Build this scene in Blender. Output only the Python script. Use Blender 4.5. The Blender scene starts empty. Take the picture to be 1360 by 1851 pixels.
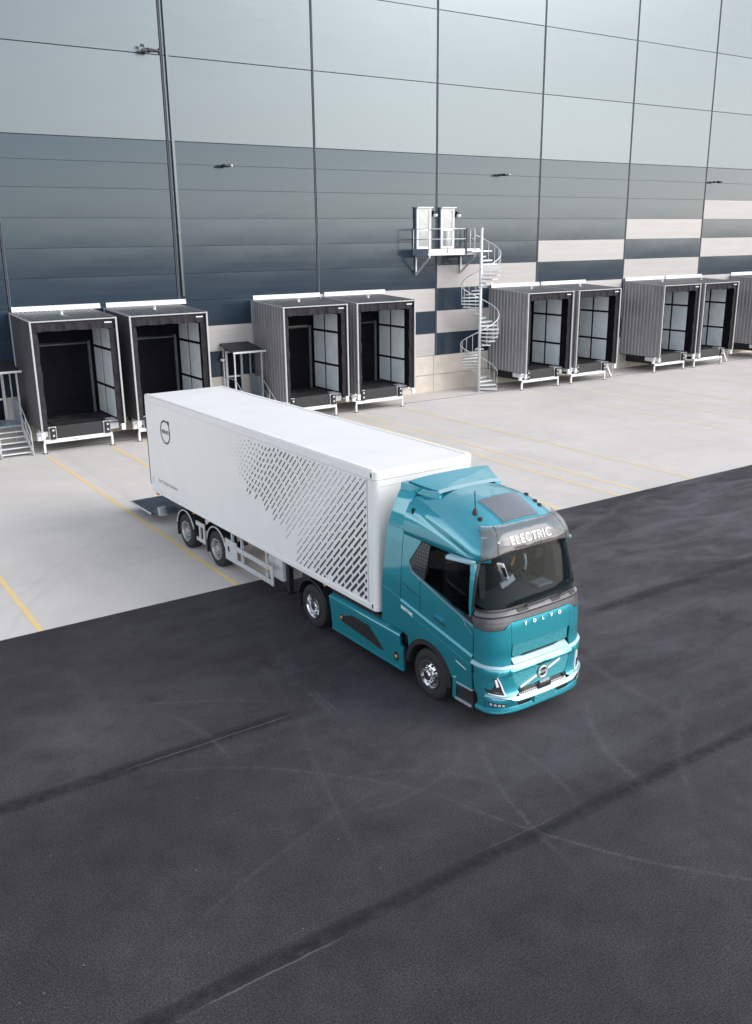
import bpy, bmesh, math, random
from mathutils import Vector, Matrix
from mathutils.geometry import tessellate_polygon
from math import sin, cos, pi, radians

random.seed(7)
SC = bpy.context.scene
COL = SC.collection

# ------------------------------------------------------------------ camera
cam_d = bpy.data.cameras.new('camera')
cam = bpy.data.objects.new('camera', cam_d)
COL.objects.link(cam)
cam_d.sensor_fit = 'HORIZONTAL'
cam_d.sensor_width = 36.0
cam_d.lens = 36.0 * 1642.94 / 1360.0
cam_d.clip_end = 3000
CR = Vector((0.82949346, -0.55839389, -0.01169877))
CU = Vector((0.17038802, 0.23305253, 0.95742072))
CF = Vector((0.53189145, 0.79616756, -0.28845917))
cam.matrix_world = Matrix(((CR.x, CU.x, -CF.x, -17.32176), (CR.y, CU.y, -CF.y, -42.34289),
                           (CR.z, CU.z, -CF.z, 8.65367), (0, 0, 0, 1)))
SC.camera = cam

# ------------------------------------------------------------------ sky, sun, exposure
SUN_EL = radians(32)
SUN_DIR = Vector((0.66, -0.75, 0)).normalized()          # horizontal direction towards the sun
world = bpy.data.worlds.new('World')
SC.world = world
world.use_nodes = True
wn = world.node_tree
wn.nodes.clear()
w_out = wn.nodes.new('ShaderNodeOutputWorld')
w_bg = wn.nodes.new('ShaderNodeBackground')
w_sky = wn.nodes.new('ShaderNodeTexSky')
w_sky.sky_type = 'NISHITA'
w_sky.sun_disc = False
w_sky.sun_elevation = SUN_EL
w_sky.sun_rotation = math.atan2(SUN_DIR.x, SUN_DIR.y)
w_sky.air_density = 1.0
w_sky.dust_density = 1.2
w_sky.ozone_density = 1.0
w_hs = wn.nodes.new('ShaderNodeHueSaturation')
w_hs.inputs['Saturation'].default_value = 0.35
w_bg.inputs['Strength'].default_value = 0.15
wn.links.new(w_sky.outputs[0], w_hs.inputs['Color'])
wn.links.new(w_hs.outputs[0], w_bg.inputs['Color'])
wn.links.new(w_bg.outputs[0], w_out.inputs['Surface'])

sun_d = bpy.data.lights.new('sun', 'SUN')
sun_d.energy = 0.6
sun_d.angle = radians(40)
sun_d.color = (1.0, 0.93, 0.86)
sun = bpy.data.objects.new('sun', sun_d)
COL.objects.link(sun)
to_sun = Vector((SUN_DIR.x * cos(SUN_EL), SUN_DIR.y * cos(SUN_EL), sin(SUN_EL)))
sun.rotation_euler = to_sun.to_track_quat('Z', 'Y').to_euler()

SC.view_settings.view_transform = 'Standard'
SC.view_settings.look = 'None'
SC.view_settings.gamma = 1.0
SC.view_settings.exposure = 1.22
SC.view_settings.use_curve_mapping = False

# ------------------------------------------------------------------ materials
def nodes_of(name):
    m = bpy.data.materials.new(name)
    m.use_nodes = True
    nt = m.node_tree
    b = nt.nodes['Principled BSDF']
    return m, nt, b

def node(nt, typ, **kw):
    n = nt.nodes.new(typ)
    for k, v in kw.items():
        if k in n.inputs.keys():
            n.inputs[k].default_value = v
        else:
            setattr(n, k, v)
    return n

def ramp(nt, fac, stops):
    r = nt.nodes.new('ShaderNodeValToRGB')
    el = r.color_ramp.elements
    while len(el) < len(stops):
        el.new(0.5)
    for e, (p, c) in zip(el, stops):
        e.position = p
        e.color = c if len(c) == 4 else (*c, 1)
    nt.links.new(fac, r.inputs[0])
    return r.outputs[0]

def math_n(nt, op, a, b=None, c=None, clamp=False):
    n = nt.nodes.new('ShaderNodeMath')
    n.operation = op
    n.use_clamp = clamp
    for i, v in enumerate((a, b, c)):
        if v is None:
            continue
        if isinstance(v, (int, float)):
            n.inputs[i].default_value = v
        else:
            nt.links.new(v, n.inputs[i])
    return n.outputs[0]

def mixc(nt, fac, a, b, typ='MIX'):
    n = nt.nodes.new('ShaderNodeMix')
    n.data_type = 'RGBA'
    n.blend_type = typ
    for sock, v in ((n.inputs[0], fac), (n.inputs[6], a), (n.inputs[7], b)):
        if isinstance(v, (int, float)):
            sock.default_value = v
        elif isinstance(v, tuple):
            sock.default_value = v if len(v) == 4 else (*v, 1)
        else:
            nt.links.new(v, sock)
    return n.outputs[2]

def coords(nt, scale=(1, 1, 1), kind='Object'):
    tc = nt.nodes.new('ShaderNodeTexCoord')
    mp = nt.nodes.new('ShaderNodeMapping')
    mp.inputs['Scale'].default_value = scale
    nt.links.new(tc.outputs[kind], mp.inputs[0])
    return mp.outputs[0]

def noise_n(nt, vec, scale, detail=4, rough=0.55, dist=0.0):
    n = nt.nodes.new('ShaderNodeTexNoise')
    n.inputs['Scale'].default_value = scale
    n.inputs['Detail'].default_value = detail
    n.inputs['Roughness'].default_value = rough
    n.inputs['Distortion'].default_value = dist
    nt.links.new(vec, n.inputs['Vector'])
    return n.outputs['Fac']

def bump(nt, b, h, strength=0.3, dist=0.02):
    n = nt.nodes.new('ShaderNodeBump')
    n.inputs['Strength'].default_value = strength
    n.inputs['Distance'].default_value = dist
    nt.links.new(h, n.inputs['Height'])
    nt.links.new(n.outputs[0], b.inputs['Normal'])

def simple(name, col, rough=0.5, metal=0.0, var=0.12, scale=6.0, coat=0.0, bmp=0.0, bscale=60.0, spec=0.5, aniso=(1, 1, 1)):
    m, nt, b = nodes_of(name)
    v = coords(nt, aniso)
    oi = nt.nodes.new('ShaderNodeObjectInfo')
    sh = nt.nodes.new('ShaderNodeVectorMath')
    sh.operation = 'SCALE'
    sh.inputs[0].default_value = (37.0, 11.0, 23.0)
    nt.links.new(oi.outputs['Random'], sh.inputs['Scale'])
    ad = nt.nodes.new('ShaderNodeVectorMath')
    ad.operation = 'ADD'
    nt.links.new(v, ad.inputs[0])
    nt.links.new(sh.outputs[0], ad.inputs[1])
    v = ad.outputs[0]
    f = noise_n(nt, v, scale, 5)
    lo = tuple(c * (1 - var) for c in col)
    hi = tuple(min(1, c * (1 + var)) for c in col)
    nt.links.new(ramp(nt, f, [(0.3, lo), (0.7, hi)]), b.inputs['Base Color'])
    r = math_n(nt, 'MULTIPLY_ADD', f, 0.25 * rough, rough * 0.875)
    nt.links.new(r, b.inputs['Roughness'])
    b.inputs['Metallic'].default_value = metal
    b.inputs['Coat Weight'].default_value = coat
    b.inputs['Coat Roughness'].default_value = 0.06
    b.inputs['Specular IOR Level'].default_value = spec
    if bmp:
        bump(nt, b, noise_n(nt, v, bscale, 3), bmp, 0.005)
    return m

def emissive(name, col, strength):
    m, nt, b = nodes_of(name)
    b.inputs['Base Color'].default_value = (*col, 1)
    b.inputs['Emission Color'].default_value = (*col, 1)
    b.inputs['Emission Strength'].default_value = strength
    return m

def glass_mat(name, tint, refl_rough=0.03, ior=1.5):
    m = bpy.data.materials.new(name)
    m.use_nodes = True
    nt = m.node_tree
    nt.nodes.clear()
    out = nt.nodes.new('ShaderNodeOutputMaterial')
    tr = nt.nodes.new('ShaderNodeBsdfTransparent')
    tr.inputs[0].default_value = (*tint, 1)
    gl = nt.nodes.new('ShaderNodeBsdfGlossy')
    gl.inputs['Roughness'].default_value = refl_rough
    ge = nt.nodes.new('ShaderNodeNewGeometry')
    dt = nt.nodes.new('ShaderNodeVectorMath')
    dt.operation = 'DOT_PRODUCT'
    nt.links.new(ge.outputs['Incoming'], dt.inputs[0])
    nt.links.new(ge.outputs['Normal'], dt.inputs[1])
    c1 = math_n(nt, 'SUBTRACT', 1.0, math_n(nt, 'ABSOLUTE', dt.outputs['Value']), clamp=True)
    f0 = ((ior - 1) / (ior + 1)) ** 2
    fr = math_n(nt, 'MULTIPLY_ADD', math_n(nt, 'POWER', c1, 5.0), 1 - f0, f0, clamp=True)
    mx = nt.nodes.new('ShaderNodeMixShader')
    nt.links.new(fr, mx.inputs[0])
    nt.links.new(tr.outputs[0], mx.inputs[1])
    nt.links.new(gl.outputs[0], mx.inputs[2])
    nt.links.new(mx.outputs[0], out.inputs['Surface'])
    return m

M = {}
# truck paint: metallic teal under clear coat
def paint_mat():
    m, nt, b = nodes_of('teal_paint')
    v = coords(nt)
    f = noise_n(nt, v, 900, 1)
    nt.links.new(ramp(nt, f, [(0.3, (0.004, 0.275, 0.365)), (0.7, (0.022, 0.39, 0.48))]), b.inputs['Base Color'])
    b.inputs['Metallic'].default_value = 0.60
    b.inputs['Roughness'].default_value = 0.40
    b.inputs['Coat Weight'].default_value = 1.0
    b.inputs['Coat Roughness'].default_value = 0.05
    b.inputs['Coat IOR'].default_value = 1.9
    d = noise_n(nt, v, 5, 3)
    bump(nt, b, d, 0.04, 0.02)
    return m
M['teal'] = paint_mat()
M['pale_teal'] = simple('pale_teal_glare_and_trim', (0.27, 0.42, 0.47), 0.33, 0.35, 0.04, 8, coat=0.8)  # body teal with sky glare put into the colour; also silver window line
M['white_body'] = simple('white_body_panel', (0.86, 0.855, 0.84), 0.38, 0, 0.025, 1.2, coat=0.3)
M['white_roof'] = simple('white_roof_sheet', (0.74, 0.74, 0.74), 0.5, 0, 0.03, 1.0)
M['white_paint'] = simple('white_painted_steel', (0.70, 0.71, 0.72), 0.45, 0, 0.06, 5)
M['offwhite'] = simple('light_grey_paint', (0.52, 0.53, 0.54), 0.5, 0, 0.08, 5)
M['black'] = simple('black_plastic', (0.018, 0.018, 0.021), 0.5, 0, 0.2, 9)
M['gloss_black'] = simple('gloss_black_trim', (0.035, 0.035, 0.04), 0.22, 0, 0.15, 9, coat=0.6)
M['cowl'] = simple('grey_cowl_plastic', (0.10, 0.10, 0.11), 0.34, 0.2, 0.12, 9, coat=0.4)
M['rubber'] = simple('tyre_rubber', (0.020, 0.019, 0.021), 0.75, 0, 0.25, 14, bmp=0.2)
M['alu'] = simple('polished_aluminium', (0.75, 0.76, 0.78), 0.2, 1.0, 0.08, 12)
M['rim_grey'] = simple('silver_rim_paint', (0.42, 0.43, 0.44), 0.35, 0.5, 0.12, 12)
M['galv'] = simple('galvanised_steel', (0.56, 0.58, 0.60), 0.45, 0.55, 0.14, 12)
M['galv_light'] = simple('pale_galvanised_steel', (0.66, 0.68, 0.69), 0.5, 0.25, 0.1, 12)
M['dark_steel'] = simple('dark_chassis_steel', (0.028, 0.028, 0.031), 0.55, 0.3, 0.25, 10)
M['blue_steel'] = simple('blue_grey_lift_steel', (0.11, 0.145, 0.18), 0.35, 0.6, 0.3, 4)
M['amber'] = simple('amber_lens', (0.85, 0.36, 0.04), 0.25, 0, 0.1, 30, coat=0.6)
M['lens'] = simple('clear_lamp_lens', (0.8, 0.82, 0.83), 0.15, 0, 0.05, 30, coat=0.6)
M['ink'] = simple('dark_print_ink', (0.05, 0.055, 0.065), 0.5, 0, 0.1, 10)
M['ink_grey'] = simple('grey_print_ink', (0.36, 0.375, 0.385), 0.5, 0, 0.1, 10)
M['windshield'] = glass_mat('windscreen_glass', (0.72, 0.76, 0.78), 0.02, 1.16)
M['dark_glass'] = glass_mat('tinted_side_glass', (0.42, 0.44, 0.46), 0.03, 1.16)
M['visor'] = glass_mat('smoked_visor_plastic', (0.74, 0.73, 0.73), 0.05, 1.7)
nt = M['visor'].node_tree
_mx = [n for n in nt.nodes if n.type == 'MIX_SHADER'][0]
_out = [n for n in nt.nodes if n.type == 'OUTPUT_MATERIAL'][0]
_df = nt.nodes.new('ShaderNodeBsdfDiffuse')
_df.inputs[0].default_value = (0.40, 0.39, 0.39, 1)
_m2 = nt.nodes.new('ShaderNodeMixShader')
_m2.inputs[0].default_value = 0.16
nt.links.new(_mx.outputs[0], _m2.inputs[1])
nt.links.new(_df.outputs[0], _m2.inputs[2])
nt.links.new(_m2.outputs[0], _out.inputs['Surface'])
M['sunroof'] = simple('sunroof_glass', (0.07, 0.08, 0.095), 0.06, 0, 0.3, 2.0, coat=1.0, spec=1.0)
M['sunroof'].node_tree.nodes['Principled BSDF'].inputs['Coat IOR'].default_value = 1.75
M['cab_grey'] = simple('cab_lining_grey', (0.15, 0.18, 0.22), 0.8, 0, 0.12, 8)
M['cab_dark'] = simple('cab_dark_trim', (0.014, 0.017, 0.020), 0.8, 0, 0.25, 9)
M['dash'] = simple('dashboard_top', (0.022, 0.034, 0.038), 0.7, 0, 0.2, 9)
M['seat'] = simple('seat_fabric', (0.05, 0.053, 0.06), 0.85, 0, 0.25, 14)
M['seat_light'] = simple('seat_grey_trim', (0.30, 0.30, 0.31), 0.7, 0, 0.2, 14)
M['sign_face'] = simple('roof_sign_face', (0.36, 0.355, 0.36), 0.5, 0, 0.1, 6)
M['sign_letter'] = simple('white_sign_letter', (0.85, 0.85, 0.85), 0.4, 0, 0.03, 6)
M['orange'] = simple('orange_belt', (0.75, 0.25, 0.06), 0.6)
M['chrome'] = simple('bright_chrome', (0.8, 0.81, 0.82), 0.12, 1.0, 0.05, 10)

# grille panel with a fine relief
def grille_mat():
    m, nt, b = nodes_of('teal_grille_paint')
    v = coords(nt)
    w = nt.nodes.new('ShaderNodeTexVoronoi')
    w.inputs['Scale'].default_value = 34
    nt.links.new(v, w.inputs['Vector'])
    nt.links.new(ramp(nt, w.outputs['Distance'], [(0.1, (0.03, 0.27, 0.34)), (0.6, (0.08, 0.42, 0.48))]), b.inputs['Base Color'])
    b.inputs['Metallic'].default_value = 0.4
    b.inputs['Roughness'].default_value = 0.35
    b.inputs['Coat Weight'].default_value = 0.6
    bump(nt, b, w.outputs['Distance'], 0.5, 0.012)
    return m
M['grille'] = grille_mat()

# honeycomb mesh print behind the side window
def mesh_mat():
    m, nt, b = nodes_of('dark_mesh_print')
    v = coords(nt, (0, 1, 1))
    w = nt.nodes.new('ShaderNodeTexVoronoi')
    w.voronoi_dimensions = '3D'
    w.inputs['Scale'].default_value = 13.5
    w.inputs['Randomness'].default_value = 0.0
    nt.links.new(v, w.inputs['Vector'])
    f = ramp(nt, w.outputs['Distance'], [(0.20, (0.06, 0.105, 0.12)), (0.28, (0.006, 0.009, 0.012))])
    nt.links.new(f, b.inputs['Base Color'])
    b.inputs['Roughness'].default_value = 0.3
    b.inputs['Coat Weight'].default_value = 0.4
    return m
M['mesh'] = mesh_mat()

# facade metal: large smooth cassettes, brushed horizontally
def facade(name, col, rough, metal, amp=1.0):
    m, nt, b = nodes_of(name)
    v = coords(nt, (0.16, 1, 2.4))
    f = noise_n(nt, v, 2.0, 6, 0.6, 0.4)
    v2 = coords(nt, (1, 1, 1))
    g = noise_n(nt, v2, 0.25, 3)
    oi = nt.nodes.new('ShaderNodeObjectInfo')
    a = ramp(nt, f, [(0.25, tuple(c * (1 - 0.10 * amp) for c in col)), (0.75, tuple(min(1, c * (1 + 0.09 * amp)) for c in col))])
    k = math_n(nt, 'MULTIPLY_ADD', oi.outputs['Random'], 0.10, 0.95)
    kk = nt.nodes.new('ShaderNodeCombineColor')
    for i in range(3):
        nt.links.new(k, kk.inputs[i])
    c = mixc(nt, 1.0, a, kk.outputs[0], 'MULTIPLY')
    v3 = coords(nt, (3.0, 1, 0.18))
    st = noise_n(nt, v3, 2.2, 4, 0.6)
    c = mixc(nt, ramp(nt, st, [(0.62, (0, 0, 0)), (0.78, (0.22 * amp, 0.22 * amp, 0.22 * amp))]), c, tuple(min(1, x * 1.5) for x in col))
    nt.links.new(c, b.inputs['Base Color'])
    b.inputs['Metallic'].default_value = metal
    nt.links.new(math_n(nt, 'MULTIPLY_ADD', f, 0.10, rough - 0.05), b.inputs['Roughness'])
    bump(nt, b, g, 0.10, 0.10)
    return m
M['facade_dark'] = facade('slate_facade_panel', (0.017, 0.030, 0.049), 0.14, 0.0)
M['facade_dark'].node_tree.nodes['Principled BSDF'].inputs['IOR'].default_value = 1.56
M['facade_dark'].node_tree.nodes['Principled BSDF'].inputs['Specular Tint'].default_value = (0.82, 0.95, 1.0, 1)
M['facade_light'] = facade('pale_facade_panel', (0.112, 0.130, 0.142), 0.24, 0.85, 0.35)
M['facade_white'] = facade('white_facade_panel', (0.42, 0.40, 0.39), 0.5, 0.0)
M['joint'] = simple('dark_panel_joint', (0.045, 0.05, 0.065), 0.6, 0, 0.2, 3)
M['trim_blue'] = simple('blue_grey_seam_trim', (0.13, 0.165, 0.21), 0.5, 0.3, 0.12, 2)
M['plinth'] = simple('plinth_concrete', (0.56, 0.51, 0.45), 0.85, 0, 0.10, 1.6, bmp=0.2, bscale=40)
M['dock_metal'] = simple('grey_corrugated_metal', (0.29, 0.285, 0.30), 0.42, 0.45, 0.14, 3, aniso=(1, 1, 0.25))
M['dock_metal_dark'] = simple('dark_dock_metal', (0.105, 0.10, 0.105), 0.5, 0.3, 0.12, 2, aniso=(1, 1, 0.25))
M['dock_roof'] = simple('dock_roof_metal', (0.20, 0.20, 0.205), 0.32, 0.5, 0.2, 3)
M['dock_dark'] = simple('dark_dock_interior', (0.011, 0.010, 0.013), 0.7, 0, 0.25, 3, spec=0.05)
M['dock_frame'] = simple('pale_dock_frame', (0.40, 0.41, 0.42), 0.45, 0.1, 0.08, 8)
M['curtain'] = simple('black_dock_curtain', (0.026, 0.024, 0.027), 0.7, 0, 0.35, 4, spec=0.15, bmp=0.3, bscale=9)
M['dock_panel'] = simple('light_wall_panel', (0.78, 0.84, 0.88), 0.5, 0, 0.08, 2)
M['dock_door'] = simple('dark_dock_door', (0.010, 0.010, 0.012), 0.5, 0.1, 0.2, 2, spec=0.05)
M['leveller'] = simple('worn_leveller_plate', (0.035, 0.034, 0.037), 0.6, 0.1, 0.75, 2.2, spec=0.2)
M['dark_frame'] = simple('grey_door_frame', (0.13, 0.14, 0.15), 0.5, 0.2, 0.2, 3)
M['canopy'] = simple('black_canopy_sheet', (0.018, 0.018, 0.021), 0.5, 0, 0.2, 3)
M['bluish'] = simple('bluish_steel', (0.30, 0.36, 0.42), 0.45, 0.4, 0.15, 4)
M['door_glass'] = simple('door_pane_glass', (0.20, 0.225, 0.25), 0.12, 0.3, 0.2, 2, coat=0.5)
M['door_white'] = simple('white_door_frame', (0.80, 0.80, 0.80), 0.4, 0, 0.03, 3)
M['lamp_white'] = simple('white_lamp_glass', (0.85, 0.85, 0.83), 0.3, 0, 0.03, 3)

# asphalt with seams, scuffs and dust
def asphalt_mat():
    m, nt, b = nodes_of('asphalt')
    P = coords(nt)
    sep = nt.nodes.new('ShaderNodeSeparateXYZ')
    nt.links.new(P, sep.inputs[0])
    X, Y = sep.outputs[0], sep.outputs[1]
    big = noise_n(nt, P, 0.22, 6, 0.62, 0.6)
    mid = noise_n(nt, P, 1.5, 6, 0.65, 0.3)
    fine = noise_n(nt, P, 34, 3, 0.7)
    grain = noise_n(nt, P, 95, 2, 0.7)
    col = ramp(nt, big, [(0.28, (0.024, 0.0215, 0.0255)), (0.55, (0.034, 0.0312, 0.0362)), (0.75, (0.049, 0.0455, 0.0525))])
    col = mixc(nt, 0.7, col, ramp(nt, mid, [(0.3, (0.36, 0.36, 0.36)), (0.7, (0.66, 0.66, 0.67))]), 'OVERLAY')
    g2 = noise_n(nt, P, 36, 2, 0.8)
    col = mixc(nt, 0.6, col, ramp(nt, grain, [(0.36, (0.24, 0.24, 0.24)), (0.66, (0.78, 0.78, 0.78))]), 'OVERLAY')
    col = mixc(nt, 0.75, col, ramp(nt, g2, [(0.38, (0.14, 0.14, 0.14)), (0.62, (0.88, 0.88, 0.88))]), 'OVERLAY')
    # dusty pale patches, drawn out along the lanes; more of them to the east
    vs = coords(nt, (0.35, 1.1, 1))
    dn = noise_n(nt, vs, 0.8, 8, 0.68, 1.0)
    east = math_n(nt, 'MULTIPLY_ADD', X, 0.045, 0.62, clamp=True)
    south = math_n(nt, 'MULTIPLY_ADD', Y, 0.12, 4.5, clamp=True)
    dfac = math_n(nt, 'MULTIPLY', ramp(nt, dn, [(0.42, (0, 0, 0)), (0.70, (1, 1, 1))]), math_n(nt, 'MULTIPLY', east, south))
    col = mixc(nt, math_n(nt, 'MULTIPLY', dfac, 0.75), col, (0.135, 0.130, 0.150))
    # worn, paler areas where trucks turn
    wn = noise_n(nt, P, 0.7, 7, 0.7, 0.7)
    for cx, cy, rx, ry, k in ((-7.0, -31.2, 4.2, 2.6, 0.50), (-1.5, -27.6, 5.0, 3.2, 0.60), (-13.6, -27.0, 2.6, 2.4, 0.45), (7.0, -25.6, 7.0, 2.6, 0.55), (-4.5, -35.6, 3.5, 2.2, 0.40)):
        dx = math_n(nt, 'DIVIDE', math_n(nt, 'SUBTRACT', X, cx), rx)
        dy = math_n(nt, 'DIVIDE', math_n(nt, 'SUBTRACT', Y, cy), ry)
        d = math_n(nt, 'SQRT', math_n(nt, 'ADD', math_n(nt, 'MULTIPLY', dx, dx), math_n(nt, 'MULTIPLY', dy, dy)))
        f = math_n(nt, 'MULTIPLY', math_n(nt, 'SUBTRACT', 1.0, d, clamp=True), math_n(nt, 'MULTIPLY_ADD', wn, 3.2, -0.95, clamp=True))
        col = mixc(nt, math_n(nt, 'MULTIPLY', f, k), col, (0.105, 0.099, 0.110))
    # paving joints: dark bands with ragged edges
    wob = noise_n(nt, P, 0.9, 5, 0.7)
    wob2 = noise_n(nt, P, 6.0, 4, 0.7)
    yw = math_n(nt, 'ADD', Y, math_n(nt, 'ADD', math_n(nt, 'MULTIPLY', math_n(nt, 'SUBTRACT', wob, 0.5), 0.22),
                                      math_n(nt, 'MULTIPLY', math_n(nt, 'SUBTRACT', wob2, 0.5), 0.16)))
    for yc, hw, x0, x1, k in ((-28.58, 0.19, -40.0, -9.6, 0.95), (-33.88, 0.15, -60.0, 60.0, 0.9), (-28.42, 0.22, -2.4, 40.0, 0.85)):
        d = math_n(nt, 'ABSOLUTE', math_n(nt, 'SUBTRACT', yw, yc))
        f = math_n(nt, 'SUBTRACT', 1.0, math_n(nt, 'DIVIDE', d, hw), clamp=True)
        f = math_n(nt, 'MULTIPLY', math_n(nt, 'POWER', f, 0.42), k)
        inx = math_n(nt, 'MULTIPLY', math_n(nt, 'MULTIPLY_ADD', X, 1.2, -x0 * 1.2, clamp=True), math_n(nt, 'MULTIPLY_ADD', X, -1.2, x1 * 1.2, clamp=True))
        br = math_n(nt, 'MULTIPLY_ADD', wob2, 2.6, -0.45, clamp=True)
        f = math_n(nt, 'MULTIPLY', math_n(nt, 'MULTIPLY', f, inx), br)
        col = mixc(nt, f, col, (0.007, 0.006, 0.011))
    # thin pale crack inside each joint
    for yc, x0, x1, k in ((-28.60, -13.6, -9.9, 0.55), (-34.03, -14.6, -12.2, 0.5), (-33.74, -10.2, -8.0, 0.2)):
        d = math_n(nt, 'ABSOLUTE', math_n(nt, 'SUBTRACT', math_n(nt, 'ADD', Y, math_n(nt, 'MULTIPLY', math_n(nt, 'SUBTRACT', wob, 0.5), 0.12)), yc))
        f = math_n(nt, 'SUBTRACT', 1.0, math_n(nt, 'DIVIDE', d, 0.018), clamp=True)
        inx = math_n(nt, 'MULTIPLY', math_n(nt, 'MULTIPLY_ADD', X, 1.5, -x0 * 1.5, clamp=True), math_n(nt, 'MULTIPLY_ADD', X, -1.5, x1 * 1.5, clamp=True))
        f = math_n(nt, 'MULTIPLY', math_n(nt, 'MULTIPLY', f, inx), math_n(nt, 'MULTIPLY', math_n(nt, 'POWER', mid, 0.7), k))
        col = mixc(nt, f, col, (0.30, 0.29, 0.31))
    # tyre scuffs: parts of large rings (centre, radius, width, strength, dark?)
    # tyre scuffs: arcs of circles (centre, radius, middle of the arc, half length, width, strength)
    arcs = [(-17.09, -36.96, 9.03, -10.88, -30.41, 3.1, 0.035, 0.50), (1.36, -28.83, 11.33, -8.2, -34.9, 3.4, 0.030, 0.75),
            (-0.57, -35.59, 8.41, -8.50, -32.80, 2.1, 0.045, 0.60), (-2.16, -34.58, 4.36, -6.09, -32.70, 1.7, 0.060, 0.60),
            (2.08, -28.99, 11.55, -9.45, -28.27, 0.8, 0.05, 0.8), (0.82, -28.71, 10.16, -9.34, -28.35, 0.8, 0.04, 0.7),
            (17.04, -31.99, 26.82, -9.26, -26.72, 1.8, 0.14, 0.35), (17.04, -31.99, 27.25, -9.6, -26.9, 1.8, 0.10, 0.30), (88.69, -75.66, 109.38, -9.11, -26.67, 1.8, 0.10, 0.30),
            (-16.33, -35.23, 9.54, -11.27, -27.15, 2.2, 0.03, 0.45), (5.89, -35.83, 17.38, -10.69, -30.64, 2.3, 0.05, 0.40), (-15.72, -28.77, 3.98, -11.75, -28.38, 1.3, 0.06, 0.45),
            (-10.87, -33.52, 2.60, -8.96, -31.75, 1.6, 0.06, 0.40), (-18.24, -25.14, 5.28, -13.12, -26.43, 1.9, 0.16, 0.22), (-9.91, -29.44, 2.57, -9.60, -31.99, 2.0, 0.05, 0.35),
            (-0.60, -36.00, 8.19, 0.93, -27.95, 2.8, 0.14, 0.50), (3.06, 93.34, 122.89, -0.54, -29.50, 3.4, 0.16, 0.45), (8.83, 6.60, 32.24, 4.11, -25.30, 4.0, 0.16, 0.50),
            (8.61, -32.54, 12.74, -4.08, -31.44, 2.4, 0.10, 0.45), (-13.48, -31.76, 6.06, -7.49, -32.68, 1.5, 0.05, 0.40), (8.37, -19.40, 9.51, 2.59, -26.95, 3.0, 0.18, 0.50),
            (-22.0, -24.0, 9.0, -13.6, -27.2, 3.0, 0.20, 0.20), (-8.0, -45.0, 13.6, -12.0, -32.0, 2.6, 0.04, 0.35), (2.0, -42.0, 11.0, -5.0, -33.5, 2.4, 0.08, 0.40),
            (30.0, 40.0, 72.0, 6.0, -27.6, 5.0, 0.20, 0.45), (-14.0, -20.0, 8.0, -8.5, -25.6, 2.0, 0.12, 0.25)]
    scr = noise_n(nt, P, 5.5, 6, 0.75, 0.8)
    soft = noise_n(nt, P, 0.5, 1, 0.4)
    scf = math_n(nt, 'MULTIPLY', math_n(nt, 'MULTIPLY_ADD', scr, 4.2, -1.55, clamp=True), math_n(nt, 'MULTIPLY_ADD', noise_n(nt, P, 38, 3, 0.7), 2.4, -0.55, clamp=True))
    tot = None
    for i, (cx, cy, r, mx_, my_, hl, w, k) in enumerate(arcs):
        dx = math_n(nt, 'SUBTRACT', X, cx)
        dy = math_n(nt, 'SUBTRACT', Y, cy)
        d = math_n(nt, 'SQRT', math_n(nt, 'ADD', math_n(nt, 'MULTIPLY', dx, dx), math_n(nt, 'MULTIPLY', dy, dy)))
        d = math_n(nt, 'ABSOLUTE', math_n(nt, 'SUBTRACT', d, math_n(nt, 'MULTIPLY_ADD', soft, 0.16, r - 0.08)))
        f = math_n(nt, 'SUBTRACT', 1.0, math_n(nt, 'DIVIDE', d, w * 2.2), clamp=True)
        ex = math_n(nt, 'SUBTRACT', X, mx_)
        ey = math_n(nt, 'SUBTRACT', Y, my_)
        e = math_n(nt, 'SQRT', math_n(nt, 'ADD', math_n(nt, 'MULTIPLY', ex, ex), math_n(nt, 'MULTIPLY', ey, ey)))
        win = math_n(nt, 'MULTIPLY_ADD', e, -1.8 / hl, 1.9, clamp=True)
        f = math_n(nt, 'MULTIPLY', math_n(nt, 'MULTIPLY', math_n(nt, 'POWER', f, 1.7), win), k * 0.8)
        tot = f if tot is None else math_n(nt, 'MAXIMUM', tot, f)
    col = mixc(nt, math_n(nt, 'MULTIPLY', tot, scf), col, (0.135, 0.130, 0.142))
    # small oil spots
    vo2 = nt.nodes.new('ShaderNodeTexVoronoi')
    vo2.inputs['Scale'].default_value = 0.42
    nt.links.new(P, vo2.inputs['Vector'])
    od = math_n(nt, 'ADD', vo2.outputs['Distance'], math_n(nt, 'MULTIPLY', wob2, 0.12))
    of = math_n(nt, 'MULTIPLY_ADD', od, -9.0, 1.75, clamp=True)
    col = mixc(nt, math_n(nt, 'MULTIPLY', of, 0.55), col, (0.012, 0.011, 0.013))
    # stray pale grit
    vo = nt.nodes.new('ShaderNodeTexVoronoi')
    vo.inputs['Scale'].default_value = 2.6
    nt.links.new(P, vo.inputs['Vector'])
    col = mixc(nt, math_n(nt, 'MULTIPLY', math_n(nt, 'LESS_THAN', vo.outputs['Distance'], 0.028), 0.5), col, (0.28, 0.28, 0.29))
    nt.links.new(col, b.inputs['Base Color'])
    nt.links.new(math_n(nt, 'MULTIPLY_ADD', mid, -0.12, 0.86), b.inputs['Roughness'])
    b.inputs['Specular IOR Level'].default_value = 0.3
    h = math_n(nt, 'ADD', math_n(nt, 'MULTIPLY', fine, 0.6), grain)
    bump(nt, b, h, 0.30, 0.010)
    return m
M['asphalt'] = asphalt_mat()

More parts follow.
